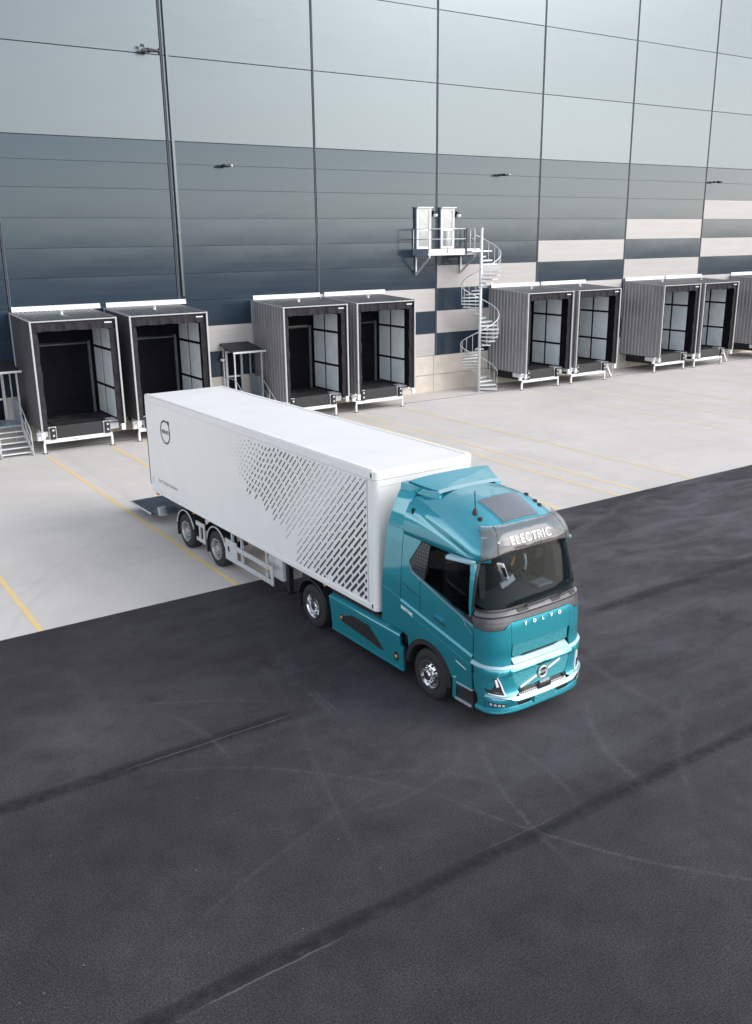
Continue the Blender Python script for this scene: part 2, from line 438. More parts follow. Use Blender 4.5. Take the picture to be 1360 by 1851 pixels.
def concrete_mat():
    m, nt, b = nodes_of('yard_concrete')
    P = coords(nt)
    sep = nt.nodes.new('ShaderNodeSeparateXYZ')
    nt.links.new(P, sep.inputs[0])
    X, Y = sep.outputs[0], sep.outputs[1]
    big = noise_n(nt, P, 0.18, 6, 0.6, 0.8)
    mid = noise_n(nt, P, 1.1, 7, 0.66, 0.6)
    grain = noise_n(nt, P, 60, 2, 0.6)
    col = ramp(nt, big, [(0.25, (0.51, 0.485, 0.46)), (0.6, (0.60, 0.565, 0.535)), (0.8, (0.655, 0.615, 0.58))])
    col = mixc(nt, 0.22, col, ramp(nt, mid, [(0.3, (0.38, 0.39, 0.40)), (0.7, (0.6, 0.6, 0.59))]), 'OVERLAY')
    col = mixc(nt, 0.12, col, ramp(nt, grain, [(0.3, (0.2, 0.2, 0.2)), (0.7, (0.8, 0.8, 0.8))]), 'OVERLAY')
    wob = noise_n(nt, P, 0.5, 5, 0.6)
    msk = noise_n(nt, P, 0.35, 5, 0.6, 0.4)
    arcs = [(-20.0, -22.0, 9.0, 0.13, .30), (-20.2, -21.5, 10.2, 0.14, .30), (-4.0, -26.0, 10.5, 0.14, .3), (-18.0, -12.0, 5.5, 0.12, .3), (-19.0, -30.0, 16.0, 0.15, .3),
            (12.0, -30.0, 16.0, 0.16, .22), (20.0, -34.0, 22.0, 0.2, .22), (30.0, -40.0, 30.0, 0.2, .2), (4.0, -32.0, 21.0, 0.16, .2)]
    for i, (cx, cy, r, w, k) in enumerate(arcs):
        dx = math_n(nt, 'SUBTRACT', X, cx)
        dy = math_n(nt, 'SUBTRACT', Y, cy)
        d = math_n(nt, 'SQRT', math_n(nt, 'ADD', math_n(nt, 'MULTIPLY', dx, dx), math_n(nt, 'MULTIPLY', dy, dy)))
        d = math_n(nt, 'ABSOLUTE', math_n(nt, 'SUBTRACT', d, math_n(nt, 'MULTIPLY_ADD', wob, 0.3, r)))
        f = math_n(nt, 'SUBTRACT', 1.0, math_n(nt, 'DIVIDE', d, w), clamp=True)
        ph = math_n(nt, 'FRACT', math_n(nt, 'ADD', msk, i * 0.31))
        f = math_n(nt, 'MULTIPLY', f, math_n(nt, 'MULTIPLY_ADD', math_n(nt, 'ABSOLUTE', math_n(nt, 'SUBTRACT', ph, 0.5)), 2.4, -0.3, clamp=True))
        f = math_n(nt, 'MULTIPLY', f, math_n(nt, 'MULTIPLY', math_n(nt, 'MULTIPLY_ADD', mid, 1.8, -0.3, clamp=True), k))
        col = mixc(nt, f, col, (0.25, 0.255, 0.27))
    # sawn slab joints
    for sock, per, off in ((X, 7.75, 3.6), (Y, 6.6, 2.0)):
        fr = math_n(nt, 'FRACT', math_n(nt, 'DIVIDE', math_n(nt, 'ADD', sock, 1000 * per + off), per))
        d = math_n(nt, 'MULTIPLY', math_n(nt, 'ABSOLUTE', math_n(nt, 'SUBTRACT', fr, 0.5)), per)
        f = math_n(nt, 'SUBTRACT', 1.0, math_n(nt, 'DIVIDE', d, 0.02), clamp=True)
        col = mixc(nt, math_n(nt, 'MULTIPLY', f, 0.35), col, (0.22, 0.22, 0.22))
    # faint wheel tracks running in to each dock
    for cx in (-6.3, -2.2, 5.3, 9.4, 21.0, 25.0, 32.6, 36.7):
        d = math_n(nt, 'ABSOLUTE', math_n(nt, 'SUBTRACT', math_n(nt, 'ABSOLUTE', math_n(nt, 'SUBTRACT', math_n(nt, 'MULTIPLY_ADD', wob, 0.5, X), cx + 0.25)), 1.0))
        f = math_n(nt, 'SUBTRACT', 1.0, math_n(nt, 'DIVIDE', d, 0.30), clamp=True)
        f = math_n(nt, 'MULTIPLY', f, math_n(nt, 'MULTIPLY_ADD', mid, 2.2, -0.65, clamp=True))
        col = mixc(nt, math_n(nt, 'MULTIPLY', f, 0.16), col, (0.22, 0.22, 0.225))
    # grey drag-out from the asphalt along the edge
    e = math_n(nt, 'MULTIPLY_ADD', Y, -0.5, -10.2, clamp=True)
    col = mixc(nt, math_n(nt, 'MULTIPLY', math_n(nt, 'MULTIPLY', e, mid), 0.35), col, (0.33, 0.34, 0.36))
    nt.links.new(col, b.inputs['Base Color'])
    b.inputs['Roughness'].default_value = 0.85
    b.inputs['Specular IOR Level'].default_value = 0.3
    bump(nt, b, math_n(nt, 'ADD', grain, math_n(nt, 'MULTIPLY', mid, 1.5)), 0.12, 0.01)
    return m
M['concrete'] = concrete_mat()

def line_mat():
    m, nt, b = nodes_of('worn_yellow_line')
    P = coords(nt)
    f = noise_n(nt, P, 5, 7, 0.75)
    g = noise_n(nt, P, 0.35, 3)
    t = math_n(nt, 'MULTIPLY_ADD', g, 0.6, math_n(nt, 'MULTIPLY', f, 1.0))
    sep = nt.nodes.new('ShaderNodeSeparateXYZ')
    nt.links.new(P, sep.inputs[0])
    wear = math_n(nt, 'MULTIPLY', math_n(nt, 'MULTIPLY_ADD', sep.outputs[0], 0.05, 0.0, clamp=True), 0.55)
    c = ramp(nt, t, [(0.50, (0.60, 0.50, 0.34)), (0.62, (0.74, 0.55, 0.26)), (0.95, (0.78, 0.58, 0.29))])
    nt.links.new(mixc(nt, wear, c, (0.62, 0.59, 0.55)), b.inputs['Base Color'])
    b.inputs['Roughness'].default_value = 0.8
    return m
M['yellow'] = line_mat()

# ------------------------------------------------------------------ mesh helpers
class MB:
    def __init__(self):
        self.v = []
        self.f = []
    def add(self, vs, fs):
        n = len(self.v)
        self.v += [tuple(x) for x in vs]
        self.f += [tuple(i + n for i in f) for f in fs]
        return self
    def box(self, x0, x1, y0, y1, z0, z1):
        x0, x1 = sorted((x0, x1)); y0, y1 = sorted((y0, y1)); z0, z1 = sorted((z0, z1))
        vs = [(x0, y0, z0), (x1, y0, z0), (x1, y1, z0), (x0, y1, z0), (x0, y0, z1), (x1, y0, z1), (x1, y1, z1), (x0, y1, z1)]
        return self.add(vs, [(0, 3, 2, 1), (4, 5, 6, 7), (0, 1, 5, 4), (1, 2, 6, 5), (2, 3, 7, 6), (3, 0, 4, 7)])
    def hexa(self, b, t):
        return self.add(list(b) + list(t), [(3, 2, 1, 0), (4, 5, 6, 7), (0, 1, 5, 4), (1, 2, 6, 5), (2, 3, 7, 6), (3, 0, 4, 7)])
    def quad(self, a, b, c, d):
        return self.add([a, b, c, d], [(0, 1, 2, 3)])
    def tube(self, pts, r, n=8, cap=True, closed=False):
        pts = [Vector(p) for p in pts]
        rings = []
        up = None
        for i, p in enumerate(pts):
            if closed:
                d = pts[(i + 1) % len(pts)] - pts[i - 1]
            else:
                d = pts[min(i + 1, len(pts) - 1)] - pts[max(i - 1, 0)]
            d.normalize()
            if up is None:
                up = Vector((0, 0, 1)) if abs(d.z) < 0.9 else Vector((1, 0, 0))
            a = d.cross(up)
            if a.length < 1e-5:
                a = d.orthogonal()
            a.normalize()
            bb = a.cross(d).normalized()
            up = bb
            rings.append([p + a * (r * cos(2 * pi * k / n)) + bb * (r * sin(2 * pi * k / n)) for k in range(n)])
        vs = [q for g in rings for q in g]
        fs = []
        m = len(rings)
        for i in range(m if closed else m - 1):
            for k in range(n):
                a0 = i * n + k; a1 = i * n + (k + 1) % n
                b0 = ((i + 1) % m) * n + k; b1 = ((i + 1) % m) * n + (k + 1) % n
                fs.append((a0, a1, b1, b0))
        if cap and not closed:
            fs.append(tuple(range(n - 1, -1, -1)))
            fs.append(tuple((m - 1) * n + k for k in range(n)))
        return self.add(vs, fs)
    def bar(self, p, q, w, h=None):
        """square bar between two points"""
        p = Vector(p); q = Vector(q); h = h or w
        d = (q - p).normalized()
        up = Vector((0, 0, 1)) if abs(d.z) < 0.95 else Vector((0, 1, 0))
        a = d.cross(up).normalized() * (w / 2)
        b = a.cross(d).normalized() * (h / 2)
        return self.hexa([p - a - b, p + a - b, p + a + b, p - a + b], [q - a - b, q + a - b, q + a + b, q - a + b])
    def lathe_x(self, prof, n=40, x0=0.0, cy=0.0, cz=0.0):
        """revolve (x, r) profile about the X axis"""
        vs = []
        for x, r in prof:
            for k in range(n):
                a = 2 * pi * k / n
                vs.append((x0 + x, cy + r * cos(a), cz + r * sin(a)))
        fs = []
        for i in range(len(prof) - 1):
            for k in range(n):
                fs.append((i * n + k, i * n + (k + 1) % n, (i + 1) * n + (k + 1) % n, (i + 1) * n + k))
        return self.add(vs, fs)
    def lathe_z(self, prof, n=20, cx=0.0, cy=0.0):
        vs = []
        for z, r in prof:
            for k in range(n):
                a = 2 * pi * k / n
                vs.append((cx + r * cos(a), cy + r * sin(a), z))
        fs = []
        for i in range(len(prof) - 1):
            for k in range(n):
                fs.append((i * n + k, i * n + (k + 1) % n, (i + 1) * n + (k + 1) % n, (i + 1) * n + k))
        fs.append(tuple(range(n - 1, -1, -1)))
        fs.append(tuple((len(prof) - 1) * n + k for k in range(n)))
        return self.add(vs, fs)
    def prism(self, pts, f0, f1):
        """polygon pts (a,b) carried by f0 and f1 to two 3D outlines and joined"""
        n = len(pts)
        vs = [f0(*p) for p in pts] + [f1(*p) for p in pts]
        fs = [tuple(range(n - 1, -1, -1)), tuple(range(n, 2 * n))]
        fs += [(i, (i + 1) % n, n + (i + 1) % n, n + i) for i in range(n)]
        return self.add(vs, fs)
    def mesh(self, name):
        me = bpy.data.meshes.new(name)
        me.from_pydata(self.v, [], self.f)
        bm = bmesh.new()
        bm.from_mesh(me)
        bmesh.ops.recalc_face_normals(bm, faces=bm.faces)
        bm.to_mesh(me)
        bm.free()
        return me
    def build(self, name, mat, parent=None, smooth=False, bevel=0.0, loc=None, kind=None):
        return obj(name, self.mesh(name), mat, parent, smooth, bevel, loc, kind)

def obj(name, me, mat, parent=None, smooth=False, bevel=0.0, loc=None, kind=None):
    if mat is not None:
        me.materials.clear()
        me.materials.append(mat)
    o = bpy.data.objects.new(name, me)
    COL.objects.link(o)
    if parent is not None:
        o.parent = parent
    if loc is not None:
        o.location = loc
    if smooth:
        for p in me.polygons:
            p.use_smooth = True
        if smooth != 'all':
            me.set_sharp_from_angle(angle=radians(35 if smooth is True else smooth))
    if bevel:
        md = o.modifiers.new('bevel', 'BEVEL')
        md.width = bevel
        md.segments = 2
        md.limit_method = 'ANGLE'
        md.angle_limit = radians(40)
    if kind:
        o['kind'] = kind
    return o

def thing(name, label, cat, loc=(0, 0, 0), rotz=0.0, group=None):
    o = bpy.data.objects.new(name, None)
    COL.objects.link(o)
    o.empty_display_size = 0.3
    o.location = loc
    o.rotation_euler = (0, 0, rotz)
    o['label'] = label
    o['category'] = cat
    if group:
        o['group'] = group
    return o

def copy_tree(o, parent=None):
    c = o.copy()
    COL.objects.link(c)
    if parent is not None:
        c.parent = parent
    for ch in list(o.children):
        copy_tree(ch, c)
    return c

def text_mesh(body, size, name='letters', extrude=0.004, bold=0.0, spacing=1.0, shear=0.0):
    cu = bpy.data.curves.new(name, 'FONT')
    cu.body = body
    cu.size = size
    cu.extrude = extrude
    cu.offset = bold
    cu.space_character = spacing
    cu.shear = shear
    cu.align_x = 'CENTER'
    cu.align_y = 'CENTER'
    o = bpy.data.objects.new(name, cu)
    COL.objects.link(o)
    dg = bpy.context.evaluated_depsgraph_get()
    dg.update()
    me = bpy.data.meshes.new_from_object(o.evaluated_get(dg))
    bpy.data.objects.remove(o)
    bpy.data.curves.remove(cu)
    return me

def lerp(t, tab):
    if t <= tab[0][0]:
        return tab[0][1]
    for (a, va), (b, vb) in zip(tab, tab[1:]):
        if t <= b:
            return va + (vb - va) * (t - a) / (b - a)
    return tab[-1][1]

# ================================================================== GROUND
G0 = MB().quad((-900, -900, 0), (900, -900, 0), (900, 900, 0), (-900, 900, 0))
G0.build('asphalt_ground', M['asphalt'], kind='structure')
EDGE = -21.83
MB().box(-250, 250, EDGE, 0.0, -0.2, 0.006).build('concrete_apron', M['concrete'], kind='structure')
MB().box(-60, 90, EDGE - 0.035, EDGE - 0.001, -0.1, 0.0045).build('apron_edge_joint', M['joint'], kind='structure')
MB().box(-60, 90, -2.43, -2.36, -0.1, 0.009).build('drain_slot', M['joint'], kind='structure')
LINES = [(-13.02, -3.4), (-8.02, -3.5), (-5.2, -3.4), (-3.75, -3.5), (-0.9, -3.5), (3.75, -3.6), (6.55, -3.6), (7.6, -3.6), (10.55, -3.6),
         (19.2, -3.8), (22.2, -3.8), (23.2, -3.8), (26.2, -3.8), (30.9, -3.8), (33.9, -3.8), (35.0, -3.8), (38.0, -3.8), (42.5, -3.8), (45.5, -3.8)]
for x, y1 in LINES:
    MB().quad((x - 0.07, EDGE, 0.010), (x + 0.07, EDGE, 0.010), (x + 0.07, y1, 0.010), (x - 0.07, y1, 0.010)).build('painted_line', M['yellow'], kind='structure')

# ================================================================== WAREHOUSE
wh = thing('warehouse', 'large slate and pale grey metal clad warehouse with stepped white panels along its base', 'warehouse')
SEAM0, PER = -0.27, 7.755
ROWS = [2.10 + 1.262 * k for k in range(9)] + [13.02]
ROWS[8] = 12.05
UP = [13.02, 16.57, 20.12, 23.67, 27.2]
BX0, BX1 = SEAM0 - 4 * PER, SEAM0 + 8 * PER
MB().box(BX0, BX1, 0.06, 60, 0, 27.1).build('wall', M['joint'], wh)
MB().box(BX0 - 0.2, BX1 + 0.2, -0.12, 60.2, 27.1, 27.6).build('roof_edge', M['trim_blue'], wh)
pm = {}
def panel_mesh(w, h):
    k = (round(w, 3), round(h, 3))
    if k in pm:
        return pm[k].copy()
    e, eb, et = 0.007, 0.002, 0.010
    mb = MB()
    # shallow cassette: bevelled rim, face bowed outwards by a few millimetres
    nx, nz = 6, 4
    vs = []
    for j in range(nz + 1):
        for i in range(nx + 1):
            u, v = i / nx, j / nz
            bow = 0.002 * (1 - (2 * u - 1) ** 2) * (1 - (2 * v - 1) ** 2)
            vs.append((e + u * (w - 2 * e), -0.05 - bow, eb + v * (h - eb - et)))
    fs = [(j * (nx + 1) + i, j * (nx + 1) + i + 1, (j + 1) * (nx + 1) + i + 1, (j + 1) * (nx + 1) + i) for j in range(nz) for i in range(nx)]
    mb.add(vs, fs)
    rim = [i for i in range(nx + 1)] + [j * (nx + 1) + nx for j in range(1, nz + 1)] + [nz * (nx + 1) + i for i in range(nx - 1, -1, -1)] + [j * (nx + 1) for j in range(nz - 1, 0, -1)]
    base = len(mb.v)
    for k2 in rim:
        x, y, z = mb.v[k2]
        mb.v.append((0 if x < e * 1.5 else (w if x > w - 1.5 * e else x), -0.03, 0 if z < eb * 1.5 else (h if z > h - 1.5 * et else z)))
    for k2 in rim:
        x, y, z = mb.v[base + rim.index(k2)]
        mb.v.append((x, 0.05, z))
    n = len(rim)
    for i in range(n):
        j = (i + 1) % n
        mb.f.append((rim[i], rim[j], base + j, base + i))
        mb.f.append((base + i, base + j, base + n + j, base + n + i))
    pm[k] = mb.mesh('wall_panel')
    return pm[k].copy()
WHITE = {1: {1}, 2: {0, 2}, 3: {1, 3}, 4: {0, 2, 4}, 5: {1, 3, 5}, 6: {0, 2, 4, 6}, 7: {1, 3, 5, 7}}
for bay in range(-3, 9):
    xa = SEAM0 + (bay - 1) * PER + 0.07
    w = PER - 0.14
    for r in range(9):
        z0, z1 = ROWS[r], ROWS[r + 1]
        mk = 'facade_white' if r in WHITE.get(bay, ()) else 'facade_dark'
        o = obj('wall_panel', panel_mesh(w, z1 - z0 - 0.002), M[mk], wh, smooth=25, loc=(xa, 0, z0 + 0.001))
        o.rotation_euler = (radians(random.uniform(-0.06, 0.06)), 0, radians(random.uniform(-0.05, 0.05)))
    for r in range(4):
        z0, z1 = UP[r], UP[r + 1]
        o = obj('wall_panel', panel_mesh(w, z1 - z0 - 0.025), M['facade_light'], wh, smooth=25, loc=(xa, 0, z0 + 0.02))
        o.rotation_euler = (radians(random.uniform(-0.10, 0.10)), 0, radians(random.uniform(-0.05, 0.05)))
for k in range(-3, 10):
    xs = SEAM0 + (k - 1) * PER
    MB().box(xs - 0.032, xs + 0.032, -0.035, 0.058, 2.1, 27.0).build('seam_trim', M['joint'], wh)
    MB().box(xs + 0.05, xs + 0.07, -0.058, 0.02, 2.1, 27.0).build('seam_trim', M['trim_blue'], wh)
# rainwater pipe beside the second seam
xs = SEAM0
MB().box(xs + 0.16, xs + 0.30, -0.16, -0.06, 6.1, 27.0).build('downpipe', M['facade_light'], wh, bevel=0.02)
for z in (9, 13, 17, 21, 25):
    MB().box(xs + 0.14, xs + 0.32, -0.13, -0.05, z, z + 0.06).build('pipe_clip', M['trim_blue'], wh)
# plinth blocks of cast concrete
for k in range(-2, 9):
    xa = SEAM0 + (k - 1) * PER - 0.17
    for z0, z1 in ((0.0, 0.98), (1.0, 2.085)):
        MB().box(xa + 0.012, xa + PER - 0.012, -0.07, 0.055, z0, z1).build('plinth_block', M['plinth'], wh, bevel=0.008)
# high level doors onto the platform
def service_door(x0, x1, z0, z1):
    d = MB().box(x0, x0 + 0.12, -0.16, -0.052, z0, z1).box(x1 - 0.12, x1, -0.16, -0.052, z0, z1).box(x0 + 0.12, x1 - 0.12, -0.16, -0.052, z1 - 0.12, z1)
    d.box(x0 + 0.12, x1 - 0.12, -0.16, -0.052, z0, z0 + 0.12).box(x0 + 0.12, x1 - 0.12, -0.155, -0.052, z0 + 0.95, z0 + 1.05)
    d = d.build('door', M['door_white'], wh)
    MB().box(x0 + 0.122, x1 - 0.122, -0.12, -0.055, z0 + 1.052, z1 - 0.122).build('pane', M['door_glass'], d)
    MB().box(x0 + 0.122, x1 - 0.122, -0.12, -0.055, z0 + 0.122, z0 + 0.948).build('pane', M['door_glass'], d)
    MB().box(x0 - 0.03, x1 + 0.03, -0.32, -0.052, z1 + 0.003, z1 + 0.05).build('rain_hood', M['galv_light'], d)
    MB().box(x0 - 0.07, x0 - 0.003, -0.20, -0.052, z0, z1).build('frame', M['trim_blue'], d)
    MB().box(x1 - 0.10, x1 - 0.03, -0.21, -0.162, z0 + 0.98, z0 + 1.02).build('handle', M['black'], d)
service_door(13.78, 14.78, 8.06, 10.22)
service_door(15.46, 16.42, 8.06, 10.22)
# ground level escape doors
def escape_door(x0, x1):
    z0, z1 = 1.13, 3.25
    d = MB().box(x0, x1, -0.13, -0.072, z0, z1).build('door', M['dock_door'], wh)
    MB().box(x0 - 0.12, x0 - 0.002, -0.18, -0.06, z0, z1 + 0.1).box(x1 + 0.002, x1 + 0.12, -0.18, -0.06, z0, z1 + 0.1).box(x0 - 0.002, x1 + 0.002, -0.18, -0.06, z1 + 0.002, z1 + 0.1).build('frame', M['galv'], d)
    MB().box(x0 + 0.01, x1 - 0.01, -0.16, -0.132, 2.02, 2.10).build('push_bar', M['galv_light'], d)
escape_door(-9.72, -8.82)
escape_door(2.02, 2.72)

# ================================================================== LOADING DOCKS
DX = [-8.11, -3.95, 3.52, 7.67, 19.20, 23.24, 30.85, 34.88, 42.1]
PW, PD = 3.58, 3.45
ZT0, ZT1, ZB = 5.72, 5.56, 1.02
DOCK_LABELS = [
    'dark grey loading dock house at far left, beside the canopied stairs',
    'grey loading dock house directly behind the rear end of the white trailer',
    'grey loading dock house just right of the small black canopied porch',
    'grey loading dock house beside the bare concrete plinth left of the spiral staircase',
    'ribbed grey loading dock house standing immediately right of the spiral staircase',
    'ribbed grey loading dock house with small steps, second to the right of the spiral staircase',
    'ribbed grey loading dock house, third to the right of the spiral staircase',
    'ribbed grey loading dock house, fourth to the right of the spiral staircase',
    'ribbed grey loading dock house cut off by the right edge of the photo']

def corrugated(mapf, length, pitch, depth, a0, a1):
    """sheet with trapezoid ribs; mapf(u, v, d): u across ribs, v along"""
    prof = []
    n = int(length / pitch)
    p = length / n
    for i in range(n):
        u = i * p
        prof += [(u, 0), (u + 0.35 * p, 0), (u + 0.5 * p, depth), (u + 0.85 * p, depth)]
    prof.append((length, 0))
    mb = MB()
    vs = [mapf(u, a0, d) for u, d in prof] + [mapf(u, a1, d) for u, d in prof]
    m = len(prof)
    mb.add(vs, [(i, i + 1, m + i + 1, m + i) for i in range(m - 1)])
    return mb

dock_src = {}
def make_dock(label, rib=0.055, smooth_side=False):
    t = thing('loading_dock', label, 'loading dock', group='loading dock houses along the warehouse wall')
    W, D = PW, PD
    def zt(y):            # roof height at depth y (y<0 in front)
        return ZT0 + (ZT1 - ZT0) * (-y / D)
    # shell walls
    for nm, x, sg in (('side_wall', 0.0, 1), ('side_wall', W, -1)):
        mb = MB()
        def mp(u, v, d, x=x, sg=sg):
            y = -0.06 - u
            return (x + sg * (0.03 - d), y, ZB if v == 0 else zt(y) - 0.02)
        cm = corrugated(mp, D - 0.1, 0.27, rib, 0, 1)
        o = cm.build(nm, M['dock_metal_dark' if rib < 0.02 else 'dock_metal'], t)
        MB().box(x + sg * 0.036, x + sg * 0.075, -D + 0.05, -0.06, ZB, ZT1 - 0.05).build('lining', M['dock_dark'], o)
    mb = corrugated(lambda u, v, d: (u, -0.06 if v == 0 else -D, zt(0 if v == 0 else -D) + d), W, 0.19, 0.045, 0, 1)
    ro = mb.build('roof', M['dock_roof'], t)
    MB().hexa([(0.08, -D + 0.05, ZT1 - 0.05), (W - 0.08, -D + 0.05, ZT1 - 0.05), (W - 0.08, -0.06, ZT0 - 0.05), (0.08, -0.06, ZT0 - 0.05)],
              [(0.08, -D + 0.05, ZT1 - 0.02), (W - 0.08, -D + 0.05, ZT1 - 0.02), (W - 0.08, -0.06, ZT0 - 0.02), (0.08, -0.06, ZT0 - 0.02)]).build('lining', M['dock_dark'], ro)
    MB().lathe_z([(5.62, 0.07), (5.80, 0.07), (5.82, 0.12), (5.86, 0.02)], 10, W * 0.5, -1.75).build('vent', M['galv_light'], ro)
    # edge trims
    e = MB().box(-0.02, 0.05, -D - 0.03, -D + 0.03, ZB - 0.02, ZT1 + 0.02).box(W - 0.05, W + 0.02, -D - 0.03, -D + 0.03, ZB - 0.02, ZT1 + 0.02)
    e.box(0.05, W - 0.05, -D - 0.03, -D + 0.03, ZT1 - 0.03, ZT1 + 0.02)
    e.build('front_frame', M['dock_frame'], t)
    for x in (-0.02, W - 0.03):
        MB().hexa([(x, -D + 0.032, ZT1 - 0.02), (x + 0.05, -D + 0.032, ZT1 - 0.02), (x + 0.05, -0.062, ZT0 - 0.02), (x, -0.062, ZT0 - 0.02)],
                  [(x, -D + 0.032, ZT1 + 0.035), (x + 0.05, -D + 0.032, ZT1 + 0.035), (x + 0.05, -0.062, ZT0 + 0.035), (x, -0.062, ZT0 + 0.035)]).build('roof_edge', M['dock_frame'], t)
        MB().box(x, x + 0.05, -0.12, -0.071, 3.3 if x < 0 else ZB, ZT0 - 0.03).build('wall_trim', M['dock_frame'], t)
    # flashing against the facade
    MB().hexa([(0.12, -0.14, ZT0 + 0.035), (W + 0.42, -0.14, ZT0 + 0.035), (W + 0.42, -0.066, ZT0 + 0.035), (0.12, -0.066, ZT0 + 0.035)],
              [(0.12, -0.11, ZT0 + 0.23), (W + 0.42, -0.11, ZT0 + 0.23), (W + 0.42, -0.066, ZT0 + 0.25), (0.12, -0.066, ZT0 + 0.25)]).build('flashing', M['white_paint'], t)
    # head curtain, wrinkled
    mb = MB()
    nx = 54
    rows = [(ZT1 - 0.035, 0.0), (ZT1 - 0.15, 0.5), (ZT1 - 0.28, 0.9), (ZT1 - 0.42, 1.0)]
    rr = random.Random(3)
    ph = [rr.uniform(0, 6) for _ in range(5)]
    vs = []
    for z, k in rows:
        for i in range(nx + 1):
            x = 0.05 + (W - 0.1) * i / nx
            d = 0.022 * sin(x * 11 + ph[0]) + 0.016 * sin(x * 23 + ph[1]) + 0.012 * sin(x * 5 + ph[2])
            vs.append((x, -D + 0.05 + d * k * 1.3, z + (0.012 * sin(x * 6 + ph[3]) if k == 1.0 else 0)))
    mb.add(vs, [(j * (nx + 1) + i, j * (nx + 1) + i + 1, (j + 1) * (nx + 1) + i + 1, (j + 1) * (nx + 1) + i) for j in range(len(rows) - 1) for i in range(nx)])
    mb.build('head_curtain', M['curtain'], t, smooth='all')
    MB().box(W - 0.52, W - 0.20, -D - 0.005, -D + 0.01, ZT1 - 0.20, ZT1 - 0.15).build('label_plate', M['white_paint'], t)
    # side curtains
    for s, x0, x1 in ((0, 0.05, 0.30), (1, W - 0.30, W - 0.05)):
        vs = []
        nz = 30
        cols = [x0, (x0 * 2 + x1) / 3, (x0 + 2 * x1) / 3, x1]
        for j in range(nz + 1):
            z = ZB + (ZT1 - 0.42 - ZB) * j / nz
            for i, x in enumerate(cols):
                k = i / 3 if s == 0 else 1 - i / 3
                vs.append((x + 0.015 * k * sin(z * 5 + ph[4]), -D + 0.06 + 0.02 * k * sin(z * 8 + ph[1]) + 0.05 * k, z))
        mb = MB().add(vs, [(j * 4 + i, j * 4 + i + 1, (j + 1) * 4 + i + 1, (j + 1) * 4 + i) for j in range(nz) for i in range(3)])
        mb.build('side_curtain', M['curtain'], t, smooth='all')
        # torn looking edge tabs along the frame
    # floor and leveller
    MB().box(0.08, W - 0.08, -2.95, -0.06, 0.98, 1.06).build('floor', M['leveller'], t)
    lv = MB().hexa([(0.72, -2.95, 1.062), (2.70, -2.95, 1.062), (2.70, -0.5, 1.062), (0.72, -0.5, 1.062)],
                   [(0.72, -2.95, 1.13), (2.70, -2.95, 1.13), (2.70, -0.5, 1.09), (0.72, -0.5, 1.09)]).build('leveller_deck', M['leveller'], t)
    MB().box(0.72, 2.70, -3.02, -2.955, 0.62, 1.125).build('leveller_lip', M['black'], t, bevel=0.012)
    for x0 in (0.40, 2.74):
        MB().box(x0 - 0.02, x0 + 0.30, -3.0, -2.955, 0.56, 1.12).build('bumper_plate', M['white_paint'], t)
        b = MB().box(x0 + 0.03, x0 + 0.25, -3.14, -3.003, 0.60, 1.10).build('bumper', M['black'], t, bevel=0.015)
        for z in (0.73, 0.96):
            MB().box(x0 + 0.10, x0 + 0.18, -3.147, -3.142, z, z + 0.07).build('bolt', M['galv_light'], b)
    for pts in ([(0.12, -2.95), (0.36, -2.95), (0.36, -2.2), (0.12, -2.2)], [(3.06, -2.95), (3.42, -2.95), (3.42, -2.2), (3.06, -2.2)]):
        MB().prism(pts, lambda x, y: (x, y, 0.72), lambda x, y: (x, y, 1.10)).build('side_plate', M['white_paint'], t)
    MB().box(0.12, 3.10, -3.04, -2.96, 0.43, 0.60).build('front_beam', M['white_paint'], t, bevel=0.01)
    MB().box(1.35, 1.65, -3.046, -3.042, 0.49, 0.53).build('label_plate', M['ink_grey'], t)
    for x in (0.10, 3.02):
        l = MB().box(x, x + 0.09, -3.03, -2.94, 0.03, 0.428).build('leg', M['white_paint'], t)
        MB().box(x - 0.05, x + 0.14, -3.08, -2.90, 0.008, 0.028).build('foot', M['dark_steel'], l)
    for x in (0.03, W - 0.10):
        MB().bar((x, -3.05, 0.84), (x, -D + 0.1, 0.93), 0.05, 0.06).build('bracket', M['white_paint'], t)
        MB().box(x - 0.08, x + 0.09, -D - 0.02, -D + 0.09, 0.72, 1.0).build('corner_block', M['white_paint'], t, bevel=0.01)
    MB().box(-0.12, 0.10, -3.06, -2.96, 0.60, 0.95).build('corner_plate', M['white_paint'], t)
    MB().box(0.7, W - 0.8, -2.6, -0.08, 0.45, 0.975).build('pit_box', M['black'], t)
    # door in the back
    d = MB().box(0.52, 3.22, -0.13, -0.075, 1.062, 4.22).build('door', M['dock_door'], t)
    for k in range(1, 6):
        MB().box(0.54, 3.20, -0.137, -0.132, 1.06 + k * 0.53 - 0.008, 1.06 + k * 0.53 + 0.008).build('door_rib', M['dock_dark'], d)
    MB().box(0.40, 0.515, -0.20, -0.075, 1.062, 4.34).box(3.225, 3.34, -0.20, -0.075, 1.062, 4.34).box(0.515, 3.225, -0.20, -0.075, 4.225, 4.27).build('door_frame', M['dark_frame'], t)
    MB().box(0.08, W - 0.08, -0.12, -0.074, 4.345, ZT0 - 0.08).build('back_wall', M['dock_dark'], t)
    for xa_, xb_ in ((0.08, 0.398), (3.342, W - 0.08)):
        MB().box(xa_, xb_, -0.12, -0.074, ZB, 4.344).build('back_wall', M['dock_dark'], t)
    # pale wall panels between black rails on both side walls
    for x, sg in ((0.08, 1), (W - 0.08, -1)):
        for y0, y1 in ((-1.28, -0.26), (-2.60, -1.42)):
            for z0, z1 in ((1.14, 2.38), (2.50, 4.06), (4.18, 5.02)):
                MB().box(x, x + sg * 0.018, y0, y1, z0, z1).build('wall_panel', M['dock_panel'], t)
    return t

